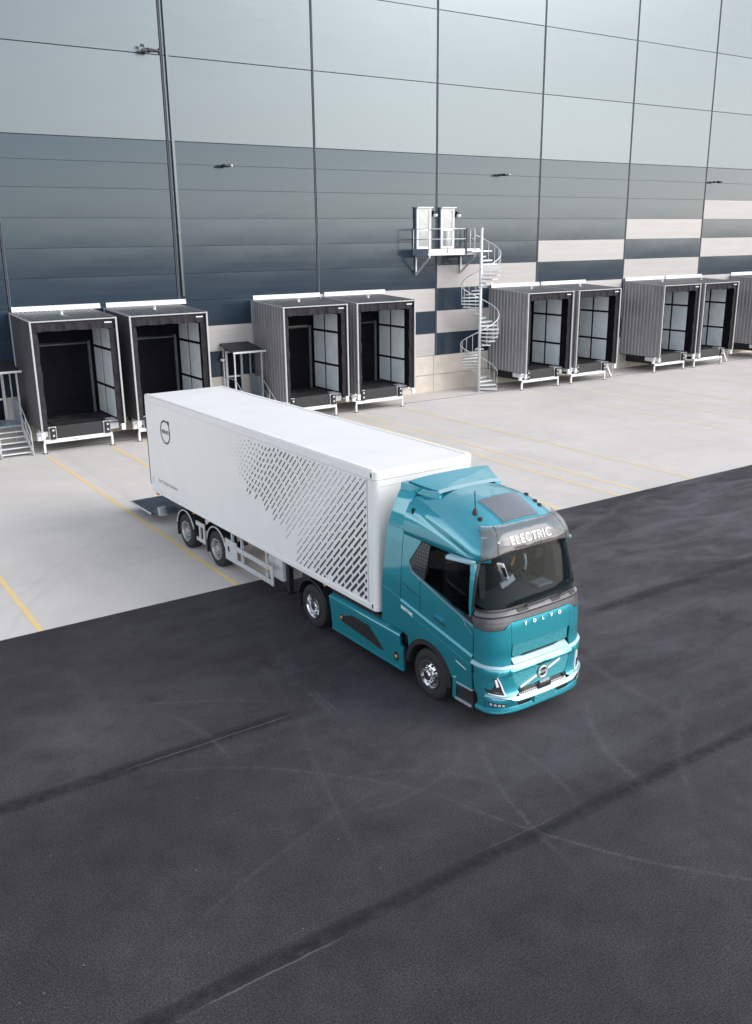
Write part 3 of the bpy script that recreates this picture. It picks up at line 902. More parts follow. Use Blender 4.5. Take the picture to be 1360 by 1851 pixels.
def place(src, label, x, group=None):
    c = copy_tree(src)
    c['label'] = label
    c.location.x = x
    return c
for rib, ids in ((0.012, (0, 1)), (0.030, (2, 3)), (0.055, (4, 5, 6, 7, 8))):
    dock = make_dock(DOCK_LABELS[ids[0]], rib)
    dock.location.x = DX[ids[0]]
    for i in ids[1:]:
        place(dock, DOCK_LABELS[i], DX[i])

# small steel steps beside two docks
def dock_steps(x, label):
    t = thing('metal_step', label, 'steps', (x, -2.62, 0), group='small steel steps beside the docks')
    for yy in (-0.02, 0.62):
        MB().bar((0.0, yy, 0.98), (0.62, yy, 0.02), 0.05, 0.09).build('stringer', M['galv_light'], t)
    for k in range(4):
        MB().box(0.08 + k * 0.15, 0.28 + k * 0.15, 0.005, 0.595, 0.76 - k * 0.22, 0.79 - k * 0.22).build('tread', M['galv'], t)
    MB().tube([(0.0, -0.05, 1.0), (0.5, -0.05, 1.05), (0.62, -0.05, 0.9), (0.62, -0.05, 0.02)], 0.02, 6).build('handrail', M['galv_light'], t, smooth='all')
    return t
dock_steps(26.75, 'short pale steel steps beside the second dock right of the spiral staircase')
dock_steps(38.50, 'short pale steel steps beside the fourth dock right of the spiral staircase')

# ================================================================== CANOPIED PORCHES
def porch(x0, x1, label, far):
    t = thing('entrance_porch', label, 'porch', (x0, 0, 0), group='canopied steel stairs to the escape doors')
    W = x1 - x0
    yl = -1.5
    r = MB().hexa([(-0.05, yl - 0.1, 3.36), (W + 0.18, yl - 0.1, 3.36), (W - 0.02, -0.08, 3.66), (-0.05, -0.08, 3.66)],
                  [(-0.05, yl - 0.1, 3.42), (W + 0.18, yl - 0.1, 3.42), (W - 0.02, -0.08, 3.74), (-0.05, -0.08, 3.74)]).build('roof', M['canopy'], t)
    MB().box(-0.06, W + 0.19, yl - 0.16, yl - 0.105, 3.35, 3.44).build('gutter', M['galv_light'], r)
    for x in (0.05, W - 0.02):
        MB().box(x - 0.035, x + 0.035, yl - 0.04, yl + 0.03, 1.10, 3.36).build('post', M['galv'], t)
        MB().box(x - 0.03, x + 0.03, -0.25, -0.19, 1.10, 3.62).build('post', M['galv'], t)
    MB().box(0, W, yl, -0.08, 1.03, 1.10).build('landing', M['bluish'], t)
    for x in (0.04, W - 0.04):
        MB().box(x - 0.03, x + 0.03, -0.2, -0.13, 0.0, 1.028).build('support', M['galv'], t)
        MB().bar((x, yl, 1.05), (x, yl - 1.55, 0.04), 0.045, 0.2).build('stringer', M['galv_light'], t)
        h = MB().tube([(x, yl, 2.08), (x, yl - 1.5, 1.05), (x, yl - 1.58, 0.02)], 0.022, 6)
        h.tube([(x, yl, 1.6), (x, yl - 1.5, 0.58)], 0.016, 6)
        h.tube([(x, yl - 0.75, 0.6), (x, yl - 0.75, 1.56)], 0.018, 6)
        h.build('handrail', M['galv_light'], t, smooth='all')
    for k in range(5):
        z = 1.07 - 0.183 * (k + 1)
        tr = MB().box(0.07, W - 0.07, yl - 0.27 * (k + 1), yl - 0.27 * k - 0.01, z - 0.03, z).build('tread', M['galv'], t)
        MB().box(0.07, W - 0.07, yl - 0.27 * (k + 1) - 0.012, yl - 0.27 * (k + 1) - 0.001, z - 0.045, z + 0.004).build('nosing', M['galv_light'], tr)
    # half height side screens
    MB().box(W - 0.05, W - 0.035, yl + 0.05, -0.28, 1.12, 2.1).build('side_screen', M['bluish'], t)
    MB().tube([(0.02, yl, 2.08), (0.02, -0.2, 2.08)], 0.02, 6).build('side_rail', M['galv_light'], t)
    return t
porch(-9.78, -8.42, 'black canopied porch with steel stairs at the left edge of the photo', 0)
porch(1.72, 3.25, 'small black canopied porch behind the trailer roof, between two pairs of docks', 1)

# ================================================================== WALL LAMPS, CAMERA
def wall_lamp(x, z, label):
    t = thing('wall_lamp', label, 'lamp', (x, 0, z), group='floodlights high on the facade')
    MB().box(-0.06, 0.06, -0.12, -0.062, -0.06, 0.06).build('bracket', M['dark_steel'], t)
    MB().bar((0, -0.12, 0.0), (0, -0.42, 0.03), 0.05, 0.05).build('arm', M['dark_steel'], t)
    MB().hexa([(-0.19, -0.70, -0.05), (0.19, -0.70, -0.05), (0.16, -0.36, -0.08), (-0.16, -0.36, -0.08)],
              [(-0.15, -0.66, 0.02), (0.15, -0.66, 0.02), (0.16, -0.36, 0.06), (-0.16, -0.36, 0.06)]).build('lamp_head', M['black'], t, bevel=0.01)
    MB().box(0.192, 0.25, -0.62, -0.42, -0.05, 0.03).build('sensor', M['lamp_white'], t)
wall_lamp(2.40, 12.03, 'small dark floodlight on the facade above the gap between the left dock pairs')
wall_lamp(19.85, 12.07, 'small dark floodlight on the facade, up right of the high platform')
wall_lamp(39.40, 12.10, 'small dark floodlight at the right edge just above the topmost white panel')
def globe_lamp(x, z, label, grp):
    t = thing('door_lamp', label, 'lamp', (x, 0, z), group=grp)
    MB().box(-0.05, 0.05, -0.16, -0.062, 0.0, 0.16).build('bracket', M['black'], t)
    MB().lathe_z([(-0.16, 0.06), (-0.14, 0.11), (-0.04, 0.12), (0.0, 0.08)], 14, 0, -0.24).build('lamp_shade', M['lamp_white'], t, smooth='all')
    MB().box(-0.09, 0.09, -0.34, -0.14, 0.003, 0.03).build('hood', M['black'], t)
globe_lamp(15.02, 9.92, 'round white lamp between the two white platform doors', 'round white door lamps')
globe_lamp(16.68, 9.90, 'round white lamp right of the right white platform door', 'round white door lamps')
globe_lamp(1.72, 3.02, 'white lamp on the dark wall left of the small canopied porch', 'round white door lamps')

t = thing('camera_cluster', 'dark security camera cluster on a short arm by the left facade seam', 'security camera', (SEAM0, 0, 16.72))
MB().box(-0.12, -0.05, -0.14, -0.062, -0.1, 0.12).build('bracket', M['dark_steel'], t)
MB().bar((-0.10, -0.12, 0.0), (-0.62, -0.32, 0.0), 0.05, 0.07).build('arm', M['dark_steel'], t)
MB().lathe_z([(-0.16, 0.05), (-0.10, 0.12), (0.0, 0.13), (0.03, 0.06)], 12, -0.72, -0.36).build('dome', M['black'], t, smooth='all')
MB().box(-1.02, -0.78, -0.46, -0.34, -0.14, -0.02).build('camera_body', M['black'], t, bevel=0.01)
MB().box(-1.06, -0.90, -0.42, -0.32, 0.06, 0.16).build('camera_body', M['black'], t, bevel=0.01)
MB().bar((-0.85, -0.38, -0.02), (-0.96, -0.38, 0.08), 0.03).build('strut', M['dark_steel'], t)

# ================================================================== PLATFORM AND SPIRAL STAIRCASE
pf = thing('service_platform', 'galvanised platform with railings under the two white high doors', 'platform', (13.6, 0, 0))
PL, PY = 3.72, -1.45
ZP = 8.02
MB().box(0, PL, PY, -0.075, ZP - 0.06, ZP).build('deck', M['galv'], pf)
MB().box(0.0, PL, PY - 0.03, PY - 0.002, ZP - 0.30, ZP + 0.03).build('edge_beam', M['galv_light'], pf)
MB().box(-0.03, -0.002, PY - 0.03, -0.075, ZP - 0.30, ZP + 0.03).build('edge_beam', M['bluish'], pf)
MB().box(PL + 0.002, PL + 0.03, PY - 0.03, -0.075, ZP - 0.30, ZP - 0.002).build('edge_beam', M['galv'], pf)
for x in (0.12, 3.3):
    b = MB().box(x, x + 0.08, PY + 0.05, -0.075, ZP - 0.42, ZP - 0.31)
    b.box(x, x + 0.08, -0.16, -0.075, ZP - 1.35, ZP - 0.43)
    b.bar((x + 0.04, PY + 0.15, ZP - 0.45), (x + 0.04, -0.17, ZP - 1.28), 0.07, 0.09)
    b.build('bracket', M['galv'], pf)
def rail_run(a, b, parent, n, z=ZP, top=1.08):
    ax, ay = a; bx, by = b
    for k in range(n + 1):
        u = k / n
        x, y = ax + (bx - ax) * u, ay + (by - ay) * u
        MB().tube([(x, y, z - 0.2), (x, y, z + top)], 0.024, 6).build('baluster', M['galv_light'], parent, smooth='all')
    for zz in (0.55, top):
        MB().tube([(ax, ay, z + zz), (bx, by, z + zz)], 0.024, 6).build('handrail', M['galv_light'], parent, smooth='all')
rail_run((0.0, PY - 0.04), (0.0, -0.12), pf, 1)
rail_run((0.0, PY - 0.045), (2.62, PY - 0.045), pf, 2)
rail_run((PL, -0.9), (PL, -0.12), pf, 2)
MB().box(2.58, 2.64, PY - 0.09, PY - 0.035, ZP - 0.28, ZP + 1.12).build('gate_post', M['dark_steel'], pf)

ss = thing('spiral_staircase', 'pale galvanised spiral staircase climbing to the high platform', 'staircase', (17.08, -1.78, 0))
RO = 1.08
MB().tube([(0, 0, 0.0), (0, 0, 9.14)], 0.085, 12).build('pole', M['galv_light'], ss, smooth='all')
MB().box(-0.22, 0.22, -0.22, 0.22, 0.007, 0.025).build('base_plate', M['galv'], ss)
TURN = 3.35
def ang(z):
    return radians(-90 + (z - 6.42) / TURN * 360)
NT = 39
rise = 7.82 / NT
for k in range(1, NT + 1):
    z = k * rise
    a0 = ang(z) - radians(3)
    a1 = ang(z) + radians(23)
    mb = MB()
    pts = [(0.09 * cos(a0), 0.09 * sin(a0)), (RO * cos(a0), RO * sin(a0)), (RO * 1.02 * cos((a0 + a1) / 2), RO * 1.02 * sin((a0 + a1) / 2)),
           (RO * cos(a1), RO * sin(a1)), (0.09 * cos(a1), 0.09 * sin(a1))]
    mb.prism(pts, lambda x, y: (x, y, z - 0.035), lambda x, y: (x, y, z))
    # front lip
    mb.bar((0.1 * cos(a0), 0.1 * sin(a0), z - 0.045), (RO * cos(a0), RO * sin(a0), z - 0.045), 0.012, 0.075)
    mb.build('tread', M['galv_light'], ss)
    if True:
        am = (a0 + a1) / 2
        MB().tube([(RO * cos(am), RO * sin(am), z - 0.03), (RO * cos(am), RO * sin(am), z + 0.96)], 0.013, 5).build('baluster', M['galv'], ss)
hz = []
mid = []
n = 150
for i in range(n + 1):
    z = rise + (7.82 - rise) * i / n
    a = ang(z) + radians(10)
    hz.append((RO * cos(a), RO * sin(a), z + 0.97))
    mid.append((RO * cos(a), RO * sin(a), z - 0.05))
MB().tube(hz, 0.026, 6).build('handrail', M['galv_light'], ss, smooth='all')
MB().box(-0.75, 0.75, -0.05, 0.45, 7.86, 7.93).build('landing', M['galv'], ss)

#TRUCK#
# ================================================================== TRUCK FRAME
YAW = 0.02302
FD = Vector((sin(YAW), -cos(YAW), 0))
LF = Vector((cos(YAW), sin(YAW), 0))
T0 = Vector((-7.68074, -27.89224, 0)) + LF * 1.275     # on the ground under the middle of the trailer's front

# ------------------------------------------------------------------ wheels
def tyre_profile(w, R, r):
    """(x, radius) outside face at x=0, going inwards (+x)"""
    return [(0.03, r), (0.0, r + 0.05), (-0.008, r + 0.10), (0.0, R - 0.07), (0.025, R - 0.015), (0.06, R), (0.10, R), (0.105, R - 0.012), (0.115, R - 0.012), (0.12, R),
            (w / 2 - 0.008, R), (w / 2 - 0.004, R - 0.012), (w / 2 + 0.004, R - 0.012), (w / 2 + 0.008, R), (w - 0.12, R), (w - 0.115, R - 0.012), (w - 0.105, R - 0.012), (w - 0.10, R),
            (w - 0.06, R), (w - 0.025, R - 0.015), (w, R - 0.07), (w, r + 0.03), (w - 0.03, r)]
def make_wheel(parent, x, s, kind, side=-1, R=0.51, rim_mat=None, tw=0.31):
    """x: outer face, side -1 = near (faces -x)"""
    r = 0.295
    def fix(mb):
        if side > 0:
            mb.v = [(-a, b, c) for a, b, c in mb.v]
        mb.v = [(a + x, b - s, c + R) for a, b, c in mb.v]
        return mb
    w = fix(MB().lathe_x(tyre_profile(tw, R, r), 48)).build('wheel', M['rubber'], parent, smooth=40)
    if kind == 'steer':
        prof = [(0.02, r + 0.012), (-0.012, r + 0.008), (-0.012, r - 0.02), (0.03, r - 0.03), (0.06, r - 0.06), (0.03, 0.205), (0.005, 0.17), (0.0, 0.14), (-0.005, 0.135), (-0.005, 0.115), (-0.06, 0.11), (-0.085, 0.085), (-0.09, 0.0001)]
        hole_r, hole_x, br, bx = 0.20, 0.028, 0.145, -0.005
    elif kind == 'drive':
        prof = [(0.02, r + 0.012), (-0.012, r + 0.008), (-0.012, r - 0.02), (0.02, r - 0.035), (0.13, r - 0.05), (0.15, 0.20), (0.12, 0.18), (0.12, 0.13), (0.03, 0.115), (0.0, 0.10), (-0.005, 0.0001)]
        hole_r, hole_x, br, bx = 0.215, 0.14, 0.15, 0.118
    else:
        prof = [(0.02, r + 0.012), (-0.012, r + 0.008), (-0.012, r - 0.02), (0.02, r - 0.035), (0.11, r - 0.05), (0.13, 0.20), (0.10, 0.18), (0.10, 0.13), (0.02, 0.11), (0.0, 0.09), (0.0, 0.0001)]
        hole_r, hole_x, br, bx = 0.215, 0.12, 0.15, 0.098
    fix(MB().lathe_x(prof, 40)).build('rim', rim_mat or M['alu'], w, smooth=30)
    mb = MB(); nb = MB()
    for k in range(10):
        a = 2 * pi * k / 10
        cy, cz = hole_r * cos(a), hole_r * sin(a)
        mb.lathe_x([(hole_x - 0.03, 0.0001), (hole_x - 0.03, 0.022), (hole_x + 0.02, 0.024)], 10, 0, cy, cz)
        a += pi / 10
        nb.lathe_x([(bx - 0.035, 0.0001), (bx - 0.03, 0.012), (bx, 0.014)], 6, 0, br * cos(a), br * sin(a))
    fix(mb).build('hand_hole', M['black'], w, kind='stuff')
    fix(nb).build('wheel_nut', M['chrome'], w, kind='stuff')
    if kind == 'steer':
        fix(MB().lathe_x([(-0.092, 0.0001), (-0.092, 0.07), (-0.085, 0.085)], 20)).build('hub_cap', M['dark_steel'], w)
    return w

# ------------------------------------------------------------------ SEMI-TRAILER
tr = thing('semi_trailer', 'white box semi-trailer with diagonal dash print on its side, coupled to the teal truck', 'trailer', T0, YAW)
L, ZB_, ZTP, HW = 12.06, 1.24, 4.247, 1.275
def outline(hw, s_front, s_rear, rad, n=6):
    pts = []
    for sx in (-1, 1):
        arc = [(sx * (hw - rad + rad * sin(pi / 2 * k / n)), -(s_front - rad + rad * cos(pi / 2 * k / n))) for k in range(n + 1)]
        pts.append(arc)
    left = pts[0][::-1]      # side -> front on the near side
    right = pts[1]
    return [(-hw, s_rear)] + left + right + [(hw, s_rear)]
pl = outline(HW - 0.006, 0.0, L - 0.02, 0.10)
body = MB().prism(pl, lambda x, y: (x, y, ZB_ + 0.14), lambda x, y: (x, y, ZTP - 0.20)).build('box_body', M['white_body'], tr, smooth=25)
pl2 = outline(HW + 0.006, 0.006, L, 0.11)
MB().prism(pl2, lambda x, y: (x, y, ZTP - 0.198), lambda x, y: (x * 0.997, y, ZTP - 0.012)).build('top_rail', M['white_body'], tr, smooth=25, bevel=0.012)
MB().prism(pl2, lambda x, y: (x, y, ZB_), lambda x, y: (x, y, ZB_ + 0.138)).build('bottom_rail', M['white_body'], tr, smooth=25, bevel=0.02)
rf = MB()
nx, ny = 8, 40
vs = []
for j in range(ny + 1):
    for i in range(nx + 1):
        u = -1 + 2 * i / nx
        v = j / ny
        vs.append((u * (HW - 0.10), 0.10 + v * (L - 0.2), ZTP - 0.010 + 0.02 * (1 - u * u) * min(1, 12 * v * (1 - v))))
rf.add(vs, [(j * (nx + 1) + i, j * (nx + 1) + i + 1, (j + 1) * (nx + 1) + i + 1, (j + 1) * (nx + 1) + i) for j in range(ny) for i in range(nx)])
rf.build('roof', M['white_roof'], tr, smooth='all')
for x in (-1, 1):
    MB().box(x * (HW - 0.11), x * (HW - 0.02), 0.12, L - 0.06, ZTP - 0.011, ZTP + 0.012).build('roof_rail', M['white_body'], tr, bevel=0.006)
    # front corner posts
    MB().prism(outline(HW + 0.004, 0.005, 0.17, 0.11) if False else [(x * (HW - 0.10), 0.002)] + [(x * (HW + 0.004 - 0.11 + 0.11 * sin(pi / 2 * k / 6)), 0.114 - 0.119 * cos(pi / 2 * k / 6)) for k in range(7)] + [(x * (HW + 0.004), 0.26), (x * (HW - 0.05), 0.26)],
               lambda a, b: (a, b, ZB_ + 0.139), lambda a, b: (a, b, ZTP - 0.199)).build('corner_post', M['white_body'], tr, smooth=25)
    for z0 in (ZTP - 0.185, ZB_ + 0.02):
        for kx in (0,):
            c = MB().box(x * (HW - 0.03), x * (HW + 0.011), 0.075, 0.185, z0, z0 + 0.165).build('corner_casting', M['white_body'], tr, bevel=0.01)
            MB().prism([(0.13 + 0.026 * cos(2 * pi * k / 14), z0 + 0.083 + 0.055 * sin(2 * pi * k / 14)) for k in range(14)], lambda a, b: (x * (HW + 0.005), a, b), lambda a, b: (x * (HW + 0.0135), a, b)).build('casting_hole', M['black'], c)
    # rear frame
    MB().box(x * (HW - 0.10), x * (HW + 0.004), L - 0.14, L + 0.01, ZB_ + 0.1, ZTP - 0.1).build('rear_post', M['white_body'], tr, bevel=0.01)
    MB().box(x * (HW - 0.02), x * (HW + 0.006), L + 0.012, L + 0.055, 1.45, 3.4).build('rear_dark_strip', M['black'], tr)  # black strip where a dark gap runs down the rear edge
MB().box(-HW + 0.02, HW - 0.02, L - 0.019, L + 0.035, ZB_ + 0.12, ZTP - 0.05).build('rear_door', M['white_body'], tr)
# faint front panel seam and edge frame of the side print
MB().box(-HW - 0.0062, -HW - 0.0055 + 0.004, 0.285, 0.30, ZB_ + 0.15, ZTP - 0.21).build('panel_seam', M['offwhite'], tr)
MB().box(-HW + 0.1, HW - 0.1, -0.004, 0.001, ZTP - 0.335, ZTP - 0.325).build('panel_seam', M['offwhite'], tr)
MB().box(HW - 0.075, HW - 0.065, -0.006, 0.0, ZB_ + 0.2, ZTP - 0.2).build('panel_seam', M['offwhite'], tr)

# printed pattern of diagonal dashes (flat print)
def boundary(s):
    return lerp(s, [(-6.5, 3.75), (-6.1, 3.15), (-5.6, 2.66), (-4.55, 2.42), (-3.66, 2.02), (-3.05, 1.56), (-2.9, 1.42), (0, 1.40)])
def dash_mesh(lo, hi):
    mb = MB()
    rr = random.Random(11)
    c = 1.66
    i = 0
    while c < 10.35:
        if lo <= c < hi:
            if c < 5.4:
                wd = max(0.013, 0.086 * max(0.0, 1 - (c - 1.6) / 3.9) ** 0.9)
                ln, gap = 0.37, 0.055
            else:
                wd = lerp(c, [(5.7, 0.013), (6.6, 0.026), (7.6, 0.040), (8.4, 0.038), (9.2, 0.029), (10.2, 0.019)])
                ln = lerp(c, [(5.7, 0.36), (7.2, 0.24), (8.3, 0.13), (9.2, 0.07), (10.2, 0.045)])
                gap = lerp(c, [(5.7, 0.05), (8.3, 0.085), (9.2, 0.10), (10.2, 0.12)])
            per = ln + gap
            z = 1.2 + (i % 2) * per * 0.36 + (i % 5) * 0.05
            while z < 4.1:
                z0, z1 = z, z + ln * 0.7071
                z0 = max(z0, 1.415); z1 = min(z1, 4.0)
                s1 = z1 - c
                if s1 > -0.335:
                    z1 = min(z1, c - 0.335)
                sm = (z0 + z1) / 2 - c
                ok = z1 - z0 > 0.012
                if c > 5.4:
                    lim = boundary(sm)
                    if (z0 + z1) / 2 < lim + 0.02 * sin(7 * sm):
                        ok = False
                else:
                    if sm < -3.15:
                        ok = False
                if ok:
                    w = wd
                    if c > 8.3:
                        w *= max(0.15, min(1, 1 - (-sm - 5.35) / 1.25))
                    a = w / 2 * 0.7071
                    pts = [(z0 - c, z0), (z1 - c, z1)]
                    (s0, q0), (s2, q2) = pts
                    X = -HW - 0.0005
                    lim = -0.335
                    P = [(s0 + a, q0 - a), (s2 + a, q2 - a), (s2 - a, q2 + a), (s0 - a, q0 + a)]
                    P = [(min(lim, p), max(1.405, min(4.01, q))) for p, q in P]
                    mb.add([(X, -p, q) for p, q in P], [(0, 1, 2, 3)])
                z += per * 0.7071
        c += 0.178
        i += 1
    return mb
M['ink_mid'] = simple('slate_print_ink', (0.16, 0.17, 0.185), 0.5, 0, 0.1, 10)
for lo, hi, mt in ((0, 3.9, 'ink'), (3.9, 5.0, 'ink_mid'), (5.0, 6.2, 'ink_grey'), (6.2, 8.6, 'ink_mid'), (8.6, 11, 'ink_grey')):
    if mt == 'ink_mid':
        M['ink_mid'] = simple('slate_print_ink', (0.16, 0.17, 0.185), 0.5, 0, 0.1, 10)
    dash_mesh(lo, hi).build('printed_pattern', M[mt], tr)
# ring emblem with arrow knob, and lettering
def on_side(me, s, z, x=-HW - 0.0035):
    """text mesh in XY -> near side of the trailer, reading from rear to front"""
    for v in me.vertices:
        a, b, c = v.co
        v.co = (x - c * 0.3, -(s + a), z + b)
    return me
es, ez, eR = -10.65, 3.30, 0.335
rb = MB()
n = 48
a0, a1 = radians(62), radians(395)
vs = []
for k in range(n + 1):
    a = a0 + (a1 - a0) * k / n
    for r in (eR - 0.030, eR + 0.022):
        vs.append((-HW - 0.0005, -(es + r * cos(a)), ez + r * sin(a)))
rb.add(vs, [(2 * k, 2 * k + 1, 2 * k + 3, 2 * k + 2) for k in range(n)])
emb = rb.build('printed_emblem', M['ink'], tr)
MB().add([(-HW - 0.0005, -(es + p), ez + q) for p, q in [(0.17, 0.36), (0.33, 0.36), (0.33, 0.20), (0.28, 0.20), (0.25, 0.26), (0.20, 0.24), (0.21, 0.31), (0.17, 0.32)]], [(0, 1, 2, 3, 4, 5, 6, 7)]).build('arrow', M['ink'], emb)
me = on_side(text_mesh('VOLVO', 0.155, bold=0.003), es, ez)
obj('lettering', me, M['ink'], emb)
me = on_side(text_mesh('Zero Tailpipe Emissions', 0.145), -10.75, 1.70)
obj('lettering', me, M['ink_grey'], tr)
MB().box(-HW - 0.001, -HW + 0.01, 11.86, 11.92, 1.47, 1.74).build('label_plate', M['offwhite'], tr)

# chassis, axles, lights
for x in (-0.55, 0.55):
    MB().box(x - 0.07, x + 0.07, 0.3, L - 0.1, 0.95, ZB_ - 0.002).build('chassis_rail', M['dark_steel'], tr)
for k in range(9):
    s = -1.2 - k * 1.25
    MB().box(-1.16, 1.16, -s - 0.05, -s + 0.05, ZB_ - 0.13, ZB_ - 0.003).build('cross_member', M['dark_steel'], tr)
for s in (-7.68, -9.70):
    MB().lathe_x([(-1.0, 0.0001), (-1.0, 0.075), (1.0, 0.075), (1.0, 0.0001)], 14, 0, -s, 0.51).build('axle', M['dark_steel'], tr)
    for sd in (-1, 1):
        make_wheel(tr, sd * 1.245, s, 'trailer', side=sd, rim_mat=M['rim_grey'], tw=0.38)
        MB().bar((sd * 0.55, -s - 0.6, 0.92), (sd * 0.62, -s, 0.45), 0.09, 0.12).build('trailing_arm', M['dark_steel'], tr)
        MB().lathe_z([(0.55, 0.1), (0.6, 0.14), (0.9, 0.14), (0.95, 0.1)], 12, sd * 0.6, -s + 0.4).build('air_spring', M['black'], tr, smooth='all')
        # mudguard: dark shell with a pale rim
        vs = []; ed = MB()
        n = 18
        for k in range(n + 1):
            a = radians(18 + 150 * k / n)
            for xx in (0.0, 0.39):
                vs.append((sd * (1.25 - xx), -(s + 0.60 * cos(a)), 0.53 + 0.60 * sin(a)))
        mg = MB().add(vs, [(2 * k, 2 * k + 1, 2 * k + 3, 2 * k + 2) for k in range(n)]).build('mudguard', M['black'], tr, smooth='all')
        ed.tube([(sd * 1.25, -(s + 0.605 * cos(radians(18 + 150 * k / n))), 0.535 + 0.605 * sin(radians(18 + 150 * k / n))) for k in range(n + 1)], 0.020, 6)
        ed.build('mudguard_rim', M['offwhite'], mg, smooth='all')
        MB().box(sd * 0.88, sd * 1.25, -s + 0.60, -s + 0.62, 0.26, 0.68).build('mud_flap', M['rubber'], mg)
def guard(pts_s0, s1, z0, z1, side, posts):
    mb = MB()
    x0, x1 = side * 1.195, side * 1.245
    return mb
for sd in (-1, 1):
    xo, xi = sd * 1.25, sd * 1.21
    g = MB().box(xo, xi, 6.46, 7.13, 0.40, 0.99).build('side_panel', M['offwhite'], tr, bevel=0.012)
    MB().box(xo + sd * 0.004, xo, 6.86, 6.96, 0.66, 0.80).build('latch', M['black'], g)
    MB().box(xo + sd * 0.004, xo, 7.04, 7.10, 0.86, 0.96).build('reflector', M['amber'], g)
    MB().box(xo, xi, 4.62, 6.45, 0.78, 0.91).build('guard_rail', M['offwhite'], tr, bevel=0.008)
    MB().box(xo, xi, 4.62, 6.45, 0.41, 0.54).build('guard_rail', M['offwhite'], tr, bevel=0.008)
    MB().box(xo + sd * 0.003, xi, 4.50, 4.61, 0.40, 0.93).build('guard_post', M['offwhite'], tr, bevel=0.012)
    MB().box(xo + sd * 0.003, xo, 4.70, 4.79, 0.80, 0.88).build('reflector', M['amber'], tr)
    for s in (4.85, 6.2, 6.75):
        MB().box(xi - sd * 0.002, xi - sd * 0.06, s, s + 0.07, 0.42, ZB_ - 0.002).build('guard_post', M['offwhite'], tr)
    # short guard between the wheels
    MB().box(xo, xi, 8.42, 8.52, 0.43, 1.03).build('guard_post', M['offwhite'], tr, bevel=0.008)
    MB().box(xo, xi, 8.53, 8.98, 0.90, 1.02).build('guard_rail', M['offwhite'], tr, bevel=0.008)
    MB().box(xo, xi, 8.53, 8.98, 0.44, 0.55).build('guard_rail', M['offwhite'], tr, bevel=0.008)
    MB().box(xo, xi, 8.70, 8.78, 0.552, 0.898).build('guard_post', M['offwhite'], tr)
    for s in (2.0, 5.6, 9.0, 11.7):
        MB().box(sd * (HW + 0.002), sd * (HW - 0.03), s, s + 0.07, ZB_ - 0.04, ZB_ - 0.002).build('side_marker', M['amber'], tr)
    MB().box(sd * 0.86, sd * 0.98, 4.15, 4.30, 0.30, ZB_ - 0.002).build('landing_leg', M['black'], tr)
    MB().box(sd * 0.80, sd * 1.04, 4.10, 4.35, 0.24, 0.298).build('landing_foot', M['black'], tr)
    MB().box(sd * 1.10, sd * 1.16, 11.93, 11.99, 1.08, 1.19).build('tail_lamp', M['amber'], tr)
MB().box(-1.02, -0.45, 4.40, 5.10, 0.50, 1.10).build('belly_box', M['white_paint'], tr, bevel=0.02)
MB().box(-0.9, 0.9, 3.3, 4.0, 0.98, 1.2).build('kingpin_plate', M['dark_steel'], tr)
# tail lift behind the rear
tl = MB().hexa([(-1.22, 12.50, 0.30), (1.22, 12.50, 0.30), (1.22, 14.36, 0.34), (-1.22, 14.36, 0.34)],
               [(-1.22, 12.50, 0.37), (1.22, 12.50, 0.37), (1.22, 14.36, 0.355), (-1.22, 14.36, 0.355)]).build('tail_lift', M['blue_steel'], tr, bevel=0.006)
MB().box(-1.225, -1.20, 12.5, 14.36, 0.33, 0.376).build('edge_strip', M['galv_light'], tl)
for x in (-0.75, 0.75):
    MB().bar((x, 11.0, 0.92), (x, 12.62, 0.36), 0.12, 0.16).build('lift_arm', M['blue_steel'], tl)
MB().box(-1.12, 1.12, 12.28, 12.48, 0.34, 0.52).build('lift_beam', M['blue_steel'], tl, bevel=0.015)
MB().box(-1.1, 1.1, 11.5, 11.7, 0.55, 0.75).build('lift_beam', M['blue_steel'], tl, bevel=0.015)
MB().box(-1.08, -0.82, 12.05, 12.28, 0.36, 0.60).build('lift_bracket', M['galv'], tl)

# ------------------------------------------------------------------ TRACTOR UNIT
tk = thing('tractor_truck', 'teal cab-over electric tractor truck facing the camera in front of the trailer', 'truck', T0, YAW)
# plan curve of the nose: X (0..1 of half width) against D (metres behind the foremost point)
DEP, PN, PM_ = 0.58, 3.7, 3.4
def D_of_X(X):
    X = min(1.0, abs(X))
    return DEP * (1 - max(0.0, 1 - X ** PN) ** (1 / PM_))
def X_of_D(D):
    if D >= DEP:
        return 1.0
    return max(0.0, 1 - max(0.0, (DEP - D) / DEP) ** PM_) ** (1 / PN)
# arc-length table along the nose for half width 1.25
NOSE = []
pv = None
acc = 0.0
for k in range(401):
    tt = k / 400
    th = tt * pi / 2
    X = sin(th) ** (2 / PN)
    D = DEP * (1 - cos(th) ** (2 / PM_))
    p = Vector((X * 1.25, D))
    if pv is not None:
        acc += (p - pv).length
    NOSE.append((acc, X, D))
    pv = p
UC = acc
def XD_of_U(U):
    a = abs(U)
    if a >= UC:
        return 1.0, DEP + (a - UC)
    lo, hi = 0, 400
    while hi - lo > 1:
        m_ = (lo + hi) // 2
        if NOSE[m_][0] <= a:
            lo = m_
        else:
            hi = m_
    t_ = (a - NOSE[lo][0]) / max(1e-9, NOSE[hi][0] - NOSE[lo][0])
    return NOSE[lo][1] + t_ * (NOSE[hi][1] - NOSE[lo][1]), NOSE[lo][2] + t_ * (NOSE[hi][2] - NOSE[lo][2])
def U_of_D(D):
    if D >= DEP:
        return UC + D - DEP
    for (u, X, d), (u2, X2, d2) in zip(NOSE, NOSE[1:]):
        if d <= D <= d2:
            return u + (u2 - u) * (D - d) / max(1e-9, d2 - d)
    return 0.0
